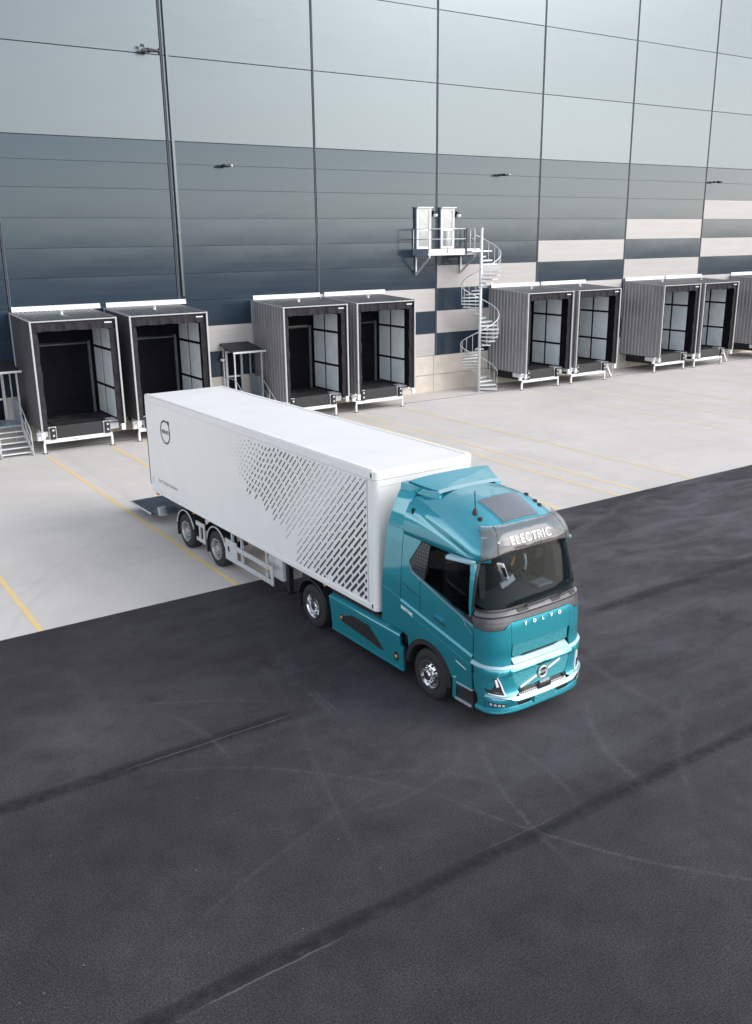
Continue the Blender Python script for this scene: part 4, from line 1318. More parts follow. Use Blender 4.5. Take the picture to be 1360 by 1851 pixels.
def U_of_X(x, z):
    Xn = min(0.9999, abs(x) / hw(z))
    for (u, X, d), (u2, X2, d2) in zip(NOSE, NOSE[1:]):
        if X <= Xn <= X2:
            return u + (u2 - u) * (Xn - X) / max(1e-9, X2 - X)
    return UC
HWT = [(0.25, 1.125), (0.45, 1.17), (0.8, 1.205), (1.2, 1.235), (2.1, 1.245), (2.4, 1.232), (2.7, 1.212), (3.0, 1.185), (3.15, 1.168), (3.4, 1.11), (3.7, 1.02)]
def hw(z):
    return lerp(z, HWT)
SFT = [(0.28, 3.46), (0.36, 3.53), (0.54, 3.575), (0.62, 3.585), (0.70, 3.53), (0.78, 3.50), (1.08, 3.475), (1.13, 3.53), (1.16, 3.53), (1.26, 3.47), (1.40, 3.45), (1.64, 3.46), (2.0, 3.435), (2.1, 3.41), (2.3, 3.36), (2.45, 3.325), (3.15, 3.12), (3.7, 2.98)]
def sf(z):
    return lerp(z, SFT)
def PU(U, z, sfn=sf, hwn=hw):
    X, D = XD_of_U(U)
    return Vector(((-1 if U >= 0 else 1) * X * hwn(z), -(sfn(z) - D), z))   # U>0 = near side (-x)
def chart(kind, sg=1, sfn=sf, hwn=hw):
    """a,b -> point ; side: a=s,b=z ; front: a=x,b=z ; wrap: a=U,b=z"""
    if kind == 'side':
        def f(a, b):
            X = X_of_D(sfn(b) - a)
            return Vector((-sg * X * hwn(b), -a, b))
    elif kind == 'front':
        def f(a, b):
            X = abs(a) / hwn(b)
            return Vector((a, -(sfn(b) - D_of_X(X)), b))
    else:
        def f(a, b):
            return PU(a * sg, b, sfn, hwn)
    return f
def panel(name, polys, f, mat, parent, off=0.0, thick=0.03, step=0.10, smooth=30, offn=None, stepb=None):
    """polygons in chart space laid on surface f, pushed out by off, with depth thick"""
    bm = bmesh.new()
    for poly in polys:
        vv = [bm.verts.new((a, b, 0)) for a, b in poly]
        for tri in tessellate_polygon([[Vector((a, b, 0)) for a, b in poly]]):
            if len(set(tri)) == 3:
                bm.faces.new([vv[i] for i in tri])
    bmesh.ops.remove_doubles(bm, verts=bm.verts[:], dist=1e-5)
    for ax in (0, 1):
        st = step if ax == 0 else (stepb or step)
        lo = min(v.co[ax] for v in bm.verts); hi = max(v.co[ax] for v in bm.verts)
        k = math.ceil(lo / st + 1e-6)
        while k * st < hi - 1e-6:
            co = Vector((0, 0, 0)); no = Vector((0, 0, 0))
            co[ax] = k * st; no[ax] = 1
            bmesh.ops.bisect_plane(bm, geom=bm.verts[:] + bm.edges[:] + bm.faces[:], plane_co=co, plane_no=no, dist=1e-6)
            k += 1
    bm.verts.ensure_lookup_table()
    bm.verts.index_update()
    h = 0.004
    P, Q = [], []
    # outward direction: away from the cab's middle
    for v in bm.verts:
        a, b = v.co.x, v.co.y
        p = f(a, b)
        ta = f(a + h, b) - f(a - h, b)
        tb = f(a, b + h) - f(a, b - h)
        nrm = ta.cross(tb)
        if nrm.length < 1e-12:
            nrm = Vector((p.x, p.y + 2.0, 0))
        nrm.normalize()
        if nrm.dot(Vector((p.x, p.y + 2.0, 0.25 * (p.z - 2)))) < 0:
            nrm = -nrm
        o_ = off if offn is None else off + offn(a, b)
        P.append(p + nrm * o_)
        Q.append(p + nrm * (o_ - thick))
    n = len(P)
    vs = P + Q
    fs = []
    for fc in bm.faces:
        idx = [v.index for v in fc.verts]
        fs.append(tuple(idx))
        fs.append(tuple(i + n for i in reversed(idx)))
    for e in bm.edges:
        if len(e.link_faces) == 1:
            a, b = e.verts[0].index, e.verts[1].index
            fs.append((a, b, b + n, a + n))
    bm.free()
    mb = MB().add(vs, fs)
    return mb.build(name, mat, parent, smooth=smooth)
def both(name, polys, mat, parent, **kw):
    kind = kw.pop('kind', 'side')
    r = []
    for sg in (1, -1):
        r.append(panel(name, polys, chart(kind, sg), mat, parent, **kw))
    return r
def crease(s):                      # belt crease falling towards the front
    return lerp(s, [(0.15, 1.93), (0.80, 1.80), (3.2, 1.345)])
def winbot(s):
    return lerp(s, [(1.02, 2.64), (1.12, 2.50), (2.60, 2.10), (3.05, 1.99)])
SD = 2.955                           # door front edge
SR = 0.80                            # cab side rear edge
WS = 2.90                            # windscreen side edge on the flank
G_ = 0.008
ZU = 3.15
# side wall with window cut out
up = [(SR, ZU), (SR, crease(SR) + 0.03)] + [(1.40, crease(1.40) + 0.03), (1.40, 2.43), (1.12, 2.50), (1.02, 2.66), (1.36, ZU)]
both('cab_side_panel', [up], M['teal'], tk, off=0.0, step=0.12)
dr = [(1.40 + G_ * 2, crease(1.42) + 0.03), (2.2, crease(2.2) + 0.03), (SD, crease(SD) + 0.03), (SD, 2.005), (2.60, 2.10), (1.40 + G_ * 2, 2.42)]
doors = both('door', [dr], M['teal'], tk, off=0.0, step=0.12)
# slim bevel catching the light above the crease and a silver line along the window's lower edge
both('crease_bevel', [[(0.80, crease(0.80) + 0.026), (0.80, crease(0.80) - 0.012), (SD, crease(SD) - 0.012), (SD, crease(SD) + 0.026)]], M['teal'], tk, off=0.0, step=0.25, stepb=0.013,
     offn=lambda a, b: 0.032 * max(0, min(1, (crease(a) + 0.026 - b) / 0.038)), smooth=False)
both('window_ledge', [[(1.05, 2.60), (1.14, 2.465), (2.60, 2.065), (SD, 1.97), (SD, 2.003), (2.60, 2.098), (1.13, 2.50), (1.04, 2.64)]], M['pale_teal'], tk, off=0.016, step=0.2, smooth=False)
# lower flank with wheel arch
AW, AR, AZ = 1.68, 0.70, 0.53
arc = [(AW + AR * cos(radians(a)), AZ + AR * sin(radians(a))) for a in range(162, 3, -9)]
arc[-1] = (AW + AR + 0.10, 0.62)
low = [(SR, crease(SR) - 0.015), (SR, 1.16), (AW - AR * 0.93, 1.10)] + [p for p in arc if p[1] > 0.8 or p[0] > AW] + [(SD - 0.02, 0.70), (SD - 0.005, crease(SD) - 0.015)]
both('lower_side_panel', [low], M['teal'], tk, off=0.032, step=0.12)
both('flank_groove', [[(0.95, 1.63), (0.95, 1.60), (2.75, 1.225), (2.9, 1.20), (2.9, 1.215), (2.75, 1.25)]], M['teal'], tk, off=0.040, step=0.3, smooth=False)
# arch liner
for sg in (1, -1):
    vs = []
    n = 22
    for k in range(n + 1):
        a = radians(-2 + 178 * k / n)
        for r_, xx in ((AR + 0.004, 1.268), (AR - 0.10, 1.272), (AR - 0.11, 0.80), (AR + 0.004, 0.80)):
            vs.append((-sg * xx, -(AW + r_ * cos(a)), AZ + r_ * sin(a)))
    MB().add(vs, [(4 * k + j, 4 * k + (j + 1) % 4, 4 * k + 4 + (j + 1) % 4, 4 * k + 4 + j) for k in range(n) for j in range(4)]).build('wheel_arch', M['black'], tk, smooth=30)
# rear side fairings
def hwf(z):
    return lerp(z, [(1.0, 1.245), (2.2, 1.245), (3.0, 1.19), (3.5, 1.10), (3.8, 1.01), (4.06, 0.88)])
def fchart(sg):
    def f(a, b):
        return Vector((-sg * hwf(b), -a, b))
    return f
def rear_s(z):
    return lerp(z, [(1.1, 0.14), (1.93, 0.16), (3.2, 0.26), (4.06, 0.42)])
for sg in (1, -1):
    for z0, z1 in ((1.14, 3.225), (3.24, 3.955), (3.965, 4.06)):
        zs = [z0 + (z1 - z0) * k / 8 for k in range(9)]
        fr = lambda z: 0.785 if z < 3.2 else lerp(z, [(3.2, 0.785), (3.955, 0.86), (4.06, 1.0)])
        poly = [(rear_s(z), z) for z in zs] + [(fr(z), z) for z in reversed(zs)]
        panel('side_fairing', [poly], fchart(sg), M['teal'], tk, off=0.0, step=0.14, thick=0.04)
    panel('crease_bevel', [[(0.17, crease(0.17)), (0.785, crease(0.785)), (0.785, crease(0.785) - 0.02), (0.17, crease(0.17) - 0.02)]], fchart(sg), M['teal'], tk, off=0.012, step=0.3, thick=0.02, smooth=False)
# ---- upper cab and roof: lofted cross sections
def zroof(s):
    return lerp(s, [(0.7, 4.07), (1.4, 4.075), (1.8, 4.062), (2.14, 4.025), (2.5, 3.885), (2.85, 3.715), (3.02, 3.62), (3.10, 3.55)])
def aw(s):
    return 1.168 * X_of_D(3.12 + 0.03 - s)
def ridge(s, z):
    """sculpted shoulder lines on the upper flank"""
    d = 0.0
    for (z0, z1, amp) in ((3.98, 3.42, 0.020), (3.72, 3.24, -0.016), (3.60, 3.18, 0.014)):
        u = (s - 0.85) / 2.0
        zl = z0 + (z1 - z0) * (0.75 * u + 0.25 * u * u)
        d += amp / (1 + math.exp(-(zl - z) / 0.012))
    return d
def roof_pt(s, th):
    n_ = 2.75
    c, sn = cos(th), sin(th)
    a = aw(s); h_ = zroof(s) - ZU
    x = a * (abs(c) ** (2 / n_)) * (1 if c >= 0 else -1)
    z = ZU + h_ * (abs(sn) ** (2 / n_))
    if abs(c) > 0.15:
        k = min(1, (abs(c) - 0.15) * 2.5) * min(1, (z - ZU) / 0.06)
        x += (1 if x > 0 else -1) * ridge(s, z) * k
    return Vector((x, -s, z))
ns, nt_ = 64, 96
S0, S1 = 0.80, 3.06
vs = []
for i in range(ns + 1):
    s = S0 + (S1 - S0) * i / ns
    for k in range(nt_ + 1):
        th = pi * k / nt_
        # more points near the shoulders
        th = th - 0.12 * sin(4 * th)
        vs.append(roof_pt(s, th))
fs = [(i * (nt_ + 1) + k, i * (nt_ + 1) + k + 1, (i + 1) * (nt_ + 1) + k + 1, (i + 1) * (nt_ + 1) + k) for i in range(ns) for k in range(nt_)]
fs.append(tuple(range(nt_, -1, -1)))
MB().add(vs, fs).build('roof', M['teal'], tk, smooth=50)
def on_roof(x, s, off=0.0):
    """roof height straight above (x, s)"""
    a = aw(s); h_ = zroof(s) - ZU
    z = ZU + h_ * (max(0, 1 - (abs(x) / a) ** 2.75)) ** (1 / 2.75)
    return Vector((x, -s, z + off))
# roof glass
def patch(name, corners, mat, parent, off, nx=8, ny=8):
    (xa, sa), (xb, sb), (xc, sc_), (xd, sd_) = corners
    vs = []
    for j in range(ny + 1):
        v = j / ny
        for i in range(nx + 1):
            u = i / nx
            x = (xa * (1 - u) + xb * u) * (1 - v) + (xd * (1 - u) + xc * u) * v
            s = (sa * (1 - u) + sb * u) * (1 - v) + (sd_ * (1 - u) + sc_ * u) * v
            vs.append(on_roof(x, s, off))
    n = len(vs)
    vs += [v - Vector((0, 0, 0.03)) for v in vs]
    W_ = nx + 1
    fs = [(j * W_ + i, j * W_ + i + 1, (j + 1) * W_ + i + 1, (j + 1) * W_ + i) for j in range(ny) for i in range(nx)]
    rim = list(range(W_)) + [j * W_ + nx for j in range(1, ny + 1)] + [ny * W_ + i for i in range(nx - 1, -1, -1)] + [j * W_ for j in range(ny - 1, 0, -1)]
    fs += [(a, b, b + n, a + n) for a, b in zip(rim, rim[1:] + rim[:1])]
    return MB().add(vs, fs).build(name, mat, parent, smooth=30)
patch('roof_window', [(-0.47, 2.16), (0.47, 2.16), (0.43, 2.80), (-0.43, 2.80)], M['sunroof'], tk, 0.022)
patch('roof_window_frame', [(-0.50, 2.13), (0.50, 2.13), (0.46, 2.83), (-0.46, 2.83)], M['teal'], tk, 0.012)
for x, s in ((-0.74, 2.52), (0.74, 2.52), (0.76, 2.38), (0.74, 2.16)):
    p = on_roof(x, s, 0)
    MB().lathe_z([(p.z - 0.04, 0.05), (p.z + 0.02, 0.048), (p.z + 0.035, 0.03)], 12, p.x, p.y).build('roof_marker', M['black'], tk, smooth=40)
p = on_roof(-0.72, 2.36, 0)
an = MB().lathe_z([(p.z - 0.05, 0.06), (p.z + 0.04, 0.05), (p.z + 0.10, 0.02)], 12, p.x, p.y).build('antenna', M['black'], tk, smooth=40)
MB().tube([(p.x, p.y, p.z + 0.08), (p.x - 0.005, p.y + 0.02, p.z + 0.42)], 0.010, 6).build('whip', M['black'], an)
# roof spoiler
vs = []
nx, ny = 16, 8
for j in range(ny + 1):
    v = j / ny
    s = 1.34 - 0.58 * v
    hwid = 0.77 + 0.24 * v
    for i in range(nx + 1):
        u = -1 + 2 * i / nx
        z = 4.11 + 0.11 * (v ** 1.3) - 0.04 * abs(u) ** 3
        vs.append((u * hwid, -s - 0.05 * (1 - u * u) * (1 - v), z))
n = len(vs)
vs += [(x, y + 0.02, z - 0.045) for x, y, z in vs]
W_ = nx + 1
fs = [(j * W_ + i, j * W_ + i + 1, (j + 1) * W_ + i + 1, (j + 1) * W_ + i) for j in range(ny) for i in range(nx)]
fs += [tuple(k + n for k in reversed(f)) for f in fs]
rim = list(range(W_)) + [j * W_ + nx for j in range(1, ny + 1)] + [ny * W_ + i for i in range(nx - 1, -1, -1)] + [j * W_ for j in range(ny - 1, 0, -1)]
fs += [(a, b, b + n, a + n) for a, b in zip(rim, rim[1:] + rim[:1])]
sp = MB().add(vs, fs).build('roof_spoiler', M['teal'], tk, smooth=30)
# sloping lip along its front edge
vs = []
for i in range(nx + 1):
    u = -1 + 2 * i / nx
    z = 4.11 - 0.04 * abs(u) ** 3
    y = -1.34 - 0.05 * (1 - u * u)
    vs += [(u * 0.77, y - 0.005, z + 0.004), (u * 0.785, y - 0.075, z - 0.045), (u * 0.77, y + 0.01, z - 0.05)]
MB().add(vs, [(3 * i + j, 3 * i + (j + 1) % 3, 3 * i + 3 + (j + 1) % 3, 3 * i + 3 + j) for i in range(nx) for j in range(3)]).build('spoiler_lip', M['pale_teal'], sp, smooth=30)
for x in (-0.5, 0.5):
    MB().box(x - 0.04, x + 0.04, -1.22, -0.84, 3.95, 4.075).build('spoiler_strut', M['black'], sp)
for x in (-1, 1):
    b_ = [(x * 0.99, -0.44, 3.93), (x * 0.80, -1.40, 3.90), (x * 0.66, -1.36, 3.95), (x * 0.80, -0.44, 3.95)]
    t_ = [(x * 0.97, -0.44, 4.085), (x * 0.785, -1.40, 4.05), (x * 0.66, -1.36, 4.062), (x * 0.80, -0.44, 4.10)]
    MB().hexa(b_, t_).build('spoiler_side', M['teal'], sp, bevel=0.015)
MB().box(-0.86, 0.86, -0.84, -0.80, 1.2, 4.02).build('cab_back_wall', M['teal'], tk)

# ---- windscreen, pillars, cowl
def wsU(z):
    return U_of_D(sf(z) - WS)
zs = [2.30, 2.45, 2.6, 2.75, 2.9, 3.05, 3.2, 3.33]
poly = [(wsU(z) , z) for z in zs] + [(-wsU(z), z) for z in reversed(zs)]
def wrap_f(a, b):
    return PU(a, b)
panel('windscreen', [poly], wrap_f, M['windshield'], tk, off=-0.012, thick=0.010, step=0.12, stepb=0.2, smooth='all')
# black ceramic edge round the glass
for sg in (1, -1):
    panel('glass_edge', [[(wsU(z) , z) for z in zs] + [(wsU(z) - 0.045, z) for z in reversed(zs)]], chart('wrap', sg), M['gloss_black'], tk, off=-0.006, thick=0.02, step=0.1)
    pil = [(U_of_D(sf(z) - 2.80), z) for z in zs + [ZU + 0.02]][:0]
    zp = [1.99, 2.15, 2.30, 2.6, 2.9, 3.16]
    # A pillar, teal, between side glass and windscreen
    panel('a_pillar', [[(wsU(z) + 0.008, z) for z in zp[1:]] + [(wsU(z) + lerp(z, [(2.15, 0.045), (2.3, 0.075), (2.9, 0.11), (3.16, 0.16)]), z) for z in reversed(zp[1:])]], chart('wrap', sg), M['teal'], tk, off=0.006, thick=0.06, step=0.12)
# side glass
wf = lambda z: 2.90 - 0.04 - lerp(z, [(2.0, 0.0), (2.3, 0.04), (2.9, 0.075), (3.15, 0.12)])
win = [(1.50, 2.395), (2.60, 2.10), (2.94, 2.01), (2.88, 2.2), (wf(2.6), 2.6), (wf(2.9), 2.9), (wf(3.13), 3.13), (1.62, 3.13)]
both('side_window', [win], M['dark_glass'], tk, off=-0.02, thick=0.008, step=0.2, smooth='all')
both('window_mesh_panel', [[(1.02, 2.655), (1.12, 2.50), (1.50, 2.395), (1.62, 3.13), (1.36, 3.13)]], M['mesh'], tk, off=-0.012, thick=0.02, step=0.15)
both('window_trim', [[(2.66, 2.088), (2.953, 2.01), (2.953, 2.17), (2.82, 2.17)]], M['gloss_black'], tk, off=-0.008, thick=0.02, step=0.1)
# cowl band below the windscreen
def band(name, z0f, z1f, mat, off, umax, thick=0.03, step=0.10, stepb=0.06, n=26, **kw):
    us = [-umax + 2 * umax * k / n for k in range(n + 1)]
    poly = [(u, z0f(u)) for u in us] + [(u, z1f(u)) for u in reversed(us)]
    return panel(name, [poly], wrap_f, mat, tk, off=off, thick=thick, step=step, stepb=stepb, **kw)
# black edge along the foot of the glass
band('glass_edge', lambda u: 2.300, lambda u: 2.335, M['gloss_black'], -0.004, wsU(2.3), thick=0.02, n=24)
UD = U_of_D(sf(1.9) - SD)            # where the door starts
UB = U_of_D(sf(1.0) - SD)
def cowl_low(u):
    a = abs(u)
    return lerp(a, [(0, 2.075), (0.74, 2.075), (0.90, 1.965), (1.25, 1.95), (UD, 1.985)])
band('cowl', lambda u: cowl_low(u) + 0.008, lambda u: 2.175, M['cowl'], 0.0, UD - 0.02)
band('cowl_groove', lambda u: 2.178, lambda u: 2.205, M['black'], -0.02, UD - 0.06)
band('wiper_tray', lambda u: 2.208, lambda u: 2.298, M['cowl'], 0.012, UD - 0.07, offn=lambda a, b: -0.06 * max(0, (b - 2.21) / 0.09), thick=0.05)
for x0, x1 in ((-0.55, -0.30), (0.30, 0.52), (0.82, 1.0)):
    panel('tray_vent', [[(x0, 2.225), (x1, 2.225), (x1, 2.285), (x0, 2.285)]], chart('front'), M['black'], tk, off=0.024, offn=lambda a, b: -0.06 * max(0, (b - 2.21) / 0.09), thick=0.03, step=0.1, stepb=0.03)
for x in (-0.35, 0.5):
    mb = MB()
    pts = [chart('front')(x + u * 0.55, 2.315 + 0.02 * u) + Vector((0, -0.03, 0)) for u in (0, 0.35, 0.7, 1.0)]
    mb.tube(pts, 0.014, 6)
    mb.build('wiper', M['black'], tk)
# ---- hood and front panels
def corner_low(u):
    a = abs(u)
    return lerp(a, [(0.0, 1.64), (0.70, 1.64), (0.705, 1.285), (1.0, 1.285), (UD, 1.35)])
us_a = 0.72
band('front_panel', lambda u: 1.655, lambda u: cowl_low(u), M['teal'], 0.004, 0.74, n=12)
for sg in (1, -1):
    uu = [0.748, 0.83, 0.90, 1.0, 1.15, 1.3, 1.45, UD - 0.012]
    uu = [u for u in uu if u < UD] + [UD - 0.012] if uu[-1] != UD - 0.012 else [u for u in uu if u <= UD - 0.012]
    poly = [(u, lerp(u, [(0.7, 1.275), (1.0, 1.28), (UD, 1.345)])) for u in uu] + [(u, cowl_low(u)) for u in reversed(uu)]
    panel('corner_panel', [poly], chart('wrap', sg), M['teal'], tk, off=0.004, step=0.08)
# flap with fine relief, slot and lip with sky glare in its colour
panel('front_flap', [[(-0.70, 1.405), (0.70, 1.405), (0.70, 1.64), (-0.70, 1.64)]], chart('front'), M['grille'], tk, off=-0.022, step=0.15)
panel('flap_slot', [[(-0.42, 1.388), (0.42, 1.388), (0.46, 1.412), (-0.46, 1.412)]], chart('front'), M['black'], tk, off=-0.016, step=0.15)
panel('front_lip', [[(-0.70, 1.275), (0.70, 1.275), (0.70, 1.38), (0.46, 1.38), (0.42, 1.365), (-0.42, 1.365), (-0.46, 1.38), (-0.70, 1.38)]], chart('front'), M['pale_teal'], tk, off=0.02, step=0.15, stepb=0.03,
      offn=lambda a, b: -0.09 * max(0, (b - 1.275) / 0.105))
# bumper shelf running round the corner from the crease, sky glare put into its colour
def shelf_top(u):
    return lerp(abs(u), [(0, 1.262), (0.95, 1.268), (UD, 1.34)])
def shelf_bot(u):
    return shelf_top(u) - 0.058
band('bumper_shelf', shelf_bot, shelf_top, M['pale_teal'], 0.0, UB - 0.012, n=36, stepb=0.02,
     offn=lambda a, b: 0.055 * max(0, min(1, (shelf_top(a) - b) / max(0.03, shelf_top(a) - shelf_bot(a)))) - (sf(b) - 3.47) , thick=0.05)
band('grille_header', lambda u: 1.130, lambda u: shelf_bot(u) - 0.004, M['teal'], 0.004, 0.79, n=10)
panel('shelf_slot', [[(-0.16, 1.128), (0.16, 1.128), (0.19, 1.152), (-0.19, 1.160)]], chart('front'), M['black'], tk, off=0.012, step=0.15)
# grille panel
panel('grille_panel', [[(-0.60, 0.77), (0.60, 0.77), (0.77, 1.115), (0.19, 1.125), (-0.19, 1.125), (-0.77, 1.115)]], chart('front'), M['grille'], tk, off=0.0, step=0.12)
fz = chart('front')
gp = lambda x, z, o=0.02: fz(x, z) + Vector((0, -o, 0))
MB().bar(gp(-0.56, 0.80), gp(-0.16, 0.92), 0.02, 0.045).bar(gp(0.14, 0.985), gp(0.44, 1.09), 0.02, 0.045).build('diagonal_bar', M['sign_letter'], tk)
c0 = fz(0, 0.95)
ring = MB()
prof = [(0.0, 0.088), (-0.02, 0.092), (-0.03, 0.105), (-0.02, 0.118), (0.0, 0.122)]
mb = MB()
nv = 32
vs = []
for d_, r_ in prof:
    for k in range(nv):
        a = 2 * pi * k / nv
        vs.append((c0.x + r_ * cos(a), c0.y + d_ - 0.015, c0.z + r_ * sin(a)))
mb.add(vs, [(i * nv + k, i * nv + (k + 1) % nv, (i + 1) * nv + (k + 1) % nv, (i + 1) * nv + k) for i in range(len(prof) - 1) for k in range(nv)])
bd = mb.build('badge', M['galv_light'], tk, smooth=40)
MB().prism([(0.09 * cos(2 * pi * k / 24), 0.09 * sin(2 * pi * k / 24)) for k in range(24)], lambda a, b: (c0.x + a, c0.y - 0.018, c0.z + b), lambda a, b: (c0.x + a, c0.y - 0.010, c0.z + b)).build('badge_face', M['black'], bd)
MB().box(-0.088, 0.088, c0.y - 0.028, c0.y - 0.0185, 0.93, 0.97).build('badge_band', M['galv_light'], bd)
me = text_mesh('VOLVO', 0.036, bold=0.001)
for v in me.vertices:
    a, b, c = v.co
    v.co = (a, c0.y - 0.0295 - c * 0.3, 0.95 + b)
obj('badge_letters', me, M['black'], bd)
# VOLVO spaced letters on the panel under the cowl
for ch, x in zip('VOLVO', (-0.43, -0.215, 0.0, 0.215, 0.43)):
    me = text_mesh(ch, 0.095, bold=0.004)
    for v in me.vertices:
        a, b, c = v.co
        q_ = fz(x + a, 2.005 + b)
        v.co = (q_.x, q_.y - 0.026 - c, q_.z)
    obj('front_letter', me, M['sign_letter'], tk)
# black band with radar, pale mesh step
panel('grille_bar', [[(-0.62, 0.70), (0.62, 0.70), (0.64, 0.745), (0.60, 0.765), (-0.60, 0.765), (-0.64, 0.745)]], chart('front'), M['black'], tk, off=0.0, step=0.12)
for x in (-0.55, 0.55):
    p = fz(x, 0.735)
    MB().box(x - 0.055, x + 0.055, p.y - 0.03, p.y - 0.002, 0.70, 0.775).build('front_sensor', M['black'], tk, bevel=0.012)
p = fz(0.02, 0.72)
MB().box(-0.15, 0.17, p.y - 0.05, p.y - 0.003, 0.655, 0.745).build('radar_box', M['black'], tk, bevel=0.012)
MB().box(-0.10, 0.14, p.y - 0.035, p.y - 0.003, 0.755, 0.80).build('plate_lamp', M['galv'], tk)
panel('step_mesh', [[(-0.60, 0.655), (0.60, 0.655), (0.60, 0.70), (-0.60, 0.70)]], chart('front'), M['offwhite'], tk, off=-0.008, step=0.12)
stp = MB()
for k in range(23):
    x = -0.55 + k * 0.05
    p = fz(x, 0.68)
    stp.box(x - 0.014, x + 0.014, p.y + 0.002, p.y + 0.006, 0.668, 0.690)
stp.build('step_hole', M['dark_steel'], tk)
# lower bar, sky glare in its colour, sweeping up round the lamps
def lb_top(u):
    return lerp(abs(u), [(0, 0.65), (0.72, 0.655), (0.95, 0.69), (1.2, 0.735), (1.34, 0.74)])
def lb_bot(u):
    return lb_top(u) - lerp(abs(u), [(0, 0.052), (0.9, 0.05), (1.34, 0.02)])
UL = 1.30
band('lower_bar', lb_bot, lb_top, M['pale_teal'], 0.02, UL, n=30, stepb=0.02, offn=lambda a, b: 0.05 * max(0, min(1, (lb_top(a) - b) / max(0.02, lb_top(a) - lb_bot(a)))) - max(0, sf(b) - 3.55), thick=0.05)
# bumper corners
for sg in (1, -1):
    u0, u1 = 0.70, UB - 0.012
    poly = [(0.62, 0.72), (0.83, 0.62), (0.95, 0.66), (1.2, 0.72), (1.36, 0.73), (1.36, 0.42), (u1, 0.40), (u1, shelf_bot(u1) - 0.004), (1.3, shelf_bot(1.3) - 0.004), (0.95, shelf_bot(0.95) - 0.004), (0.80, shelf_bot(0.8) - 0.004)]
    panel('bumper_corner', [poly], chart('wrap', sg), M['teal'], tk, off=0.012, step=0.08)
    # headlamp: L shaped dark lens with light guide
    hl = [(0.925, 0.70), (1.02, 0.715), (1.24, 0.765), (1.31, 0.845), (1.26, 0.855), (1.17, 0.83), (1.10, 0.94), (1.135, 1.085), (1.04, 1.075), (0.985, 0.94)]
    h_ = panel('headlight', [hl], chart('wrap', sg), M['gloss_black'], tk, off=0.020, thick=0.03, step=0.08)
    panel('light_guide', [[(0.915, 0.695), (0.945, 0.69), (1.005, 0.93), (1.06, 1.07), (1.04, 1.077), (0.98, 0.935)]], chart('wrap', sg), M['lens'], h_, off=0.028, thick=0.02, step=0.1)
    panel('light_guide', [[(0.945, 0.69), (1.02, 0.705), (1.24, 0.758), (1.24, 0.772), (1.02, 0.724), (0.95, 0.71)]], chart('wrap', sg), M['lens'], h_, off=0.028, thick=0.02, step=0.1)
    panel('lamp_lens', [[(1.03, 0.90), (1.075, 0.88), (1.10, 1.03), (1.065, 1.04)]], chart('wrap', sg), M['lens'], h_, off=0.027, thick=0.02, step=0.1)
    panel('lamp_lens', [[(1.05, 0.755), (1.15, 0.775), (1.13, 0.81), (1.05, 0.79)]], chart('wrap', sg), M['blue_steel'], h_, off=0.027, thick=0.02, step=0.1)
    # fog lamp strip
    panel('fog_lamp', [[(0.96, 0.50), (1.28, 0.545), (1.30, 0.60), (0.98, 0.565)]], chart('wrap', sg), M['black'], tk, off=0.016, thick=0.03, step=0.1)
    for k in range(4):
        a_ = 0.985 + k * 0.078
        panel('fog_lens', [[(a_, 0.512 + k * 0.011), (a_ + 0.05, 0.520 + k * 0.011), (a_ + 0.055, 0.560 + k * 0.01), (a_ + 0.005, 0.553 + k * 0.01)]], chart('wrap', sg), M['galv_light'], tk, off=0.019, thick=0.02, step=0.2)
# lower bumper
def lp_top(u):
    return lb_bot(u) - 0.004
band('lower_bumper', lambda u: 0.365, lp_top, M['teal'], 0.0, 1.355, n=30)
band('spoiler_lip', lambda u: 0.375, lambda u: 0.455, M['teal'], 0.014, UB + 0.02, n=30, stepb=0.02, offn=lambda a, b: 0.03 * max(0, min(1, (0.455 - b) / 0.06)))
band('bottom_lip', lambda u: 0.27, lambda u: 0.365, M['black'], 0.01, UB + 0.28, n=30)
for x0, x1 in ((-0.62, -0.34), (0.34, 0.62)):
    panel('air_slot', [[(x0, 0.47), (x1, 0.47), (x1 + (0.04 if x0 > 0 else 0), 0.55), (x0 - (0.04 if x0 < 0 else 0), 0.55)]], chart('front'), M['black'], tk, off=0.006, thick=0.03, step=0.1)
p = fz(0, 0.5)
MB().box(-0.27, 0.27, p.y - 0.03, p.y + 0.03, 0.43, 0.57).build('plate_carrier', M['grille'], tk, bevel=0.006)

# ---- visor with the roof sign
VT = [(3.185, 3.215), (3.25, 3.22), (3.42, 3.185), (3.55, 3.13), (3.66, 3.04), (3.71, 2.97), (3.735, 2.89)]
def vs_f(z):
    return lerp(z, VT)
def vhw(z):
    return lerp(z, [(3.15, 1.17), (3.4, 1.13), (3.6, 1.05), (3.74, 0.96)])
vf = chart('wrap', 1, vs_f, vhw)
zz = [3.185, 3.25, 3.34, 3.42, 3.5, 3.58, 3.66, 3.71, 3.735]
def vis_bot(u):
    return lerp(abs(u), [(0, 3.345), (0.70, 3.34), (0.95, 3.29), (1.28, 3.185)])
vus = [-1.28 + 2.56 * k / 28 for k in range(29)]
panel('sun_visor', [[(u, vis_bot(u)) for u in vus] + [(u, 3.735) for u in reversed(vus)]], vf, M['visor'], tk, off=0.0, thick=0.012, step=0.1, stepb=0.05, smooth='all')
panel('visor_edge', [[(u, vis_bot(u) - 0.014) for u in vus] + [(u, vis_bot(u) + 0.003) for u in reversed(vus)]], vf, M['black'], tk, off=0.004, thick=0.03, step=0.1)
for u_ in (0.94, -0.94):
    panel('visor_seam', [[(u_ - 0.006, 3.30), (u_ + 0.006, 3.30), (u_ + 0.006, 3.73), (u_ - 0.006, 3.73)]], vf, M['black'], tk, off=0.003, thick=0.01, step=0.1)
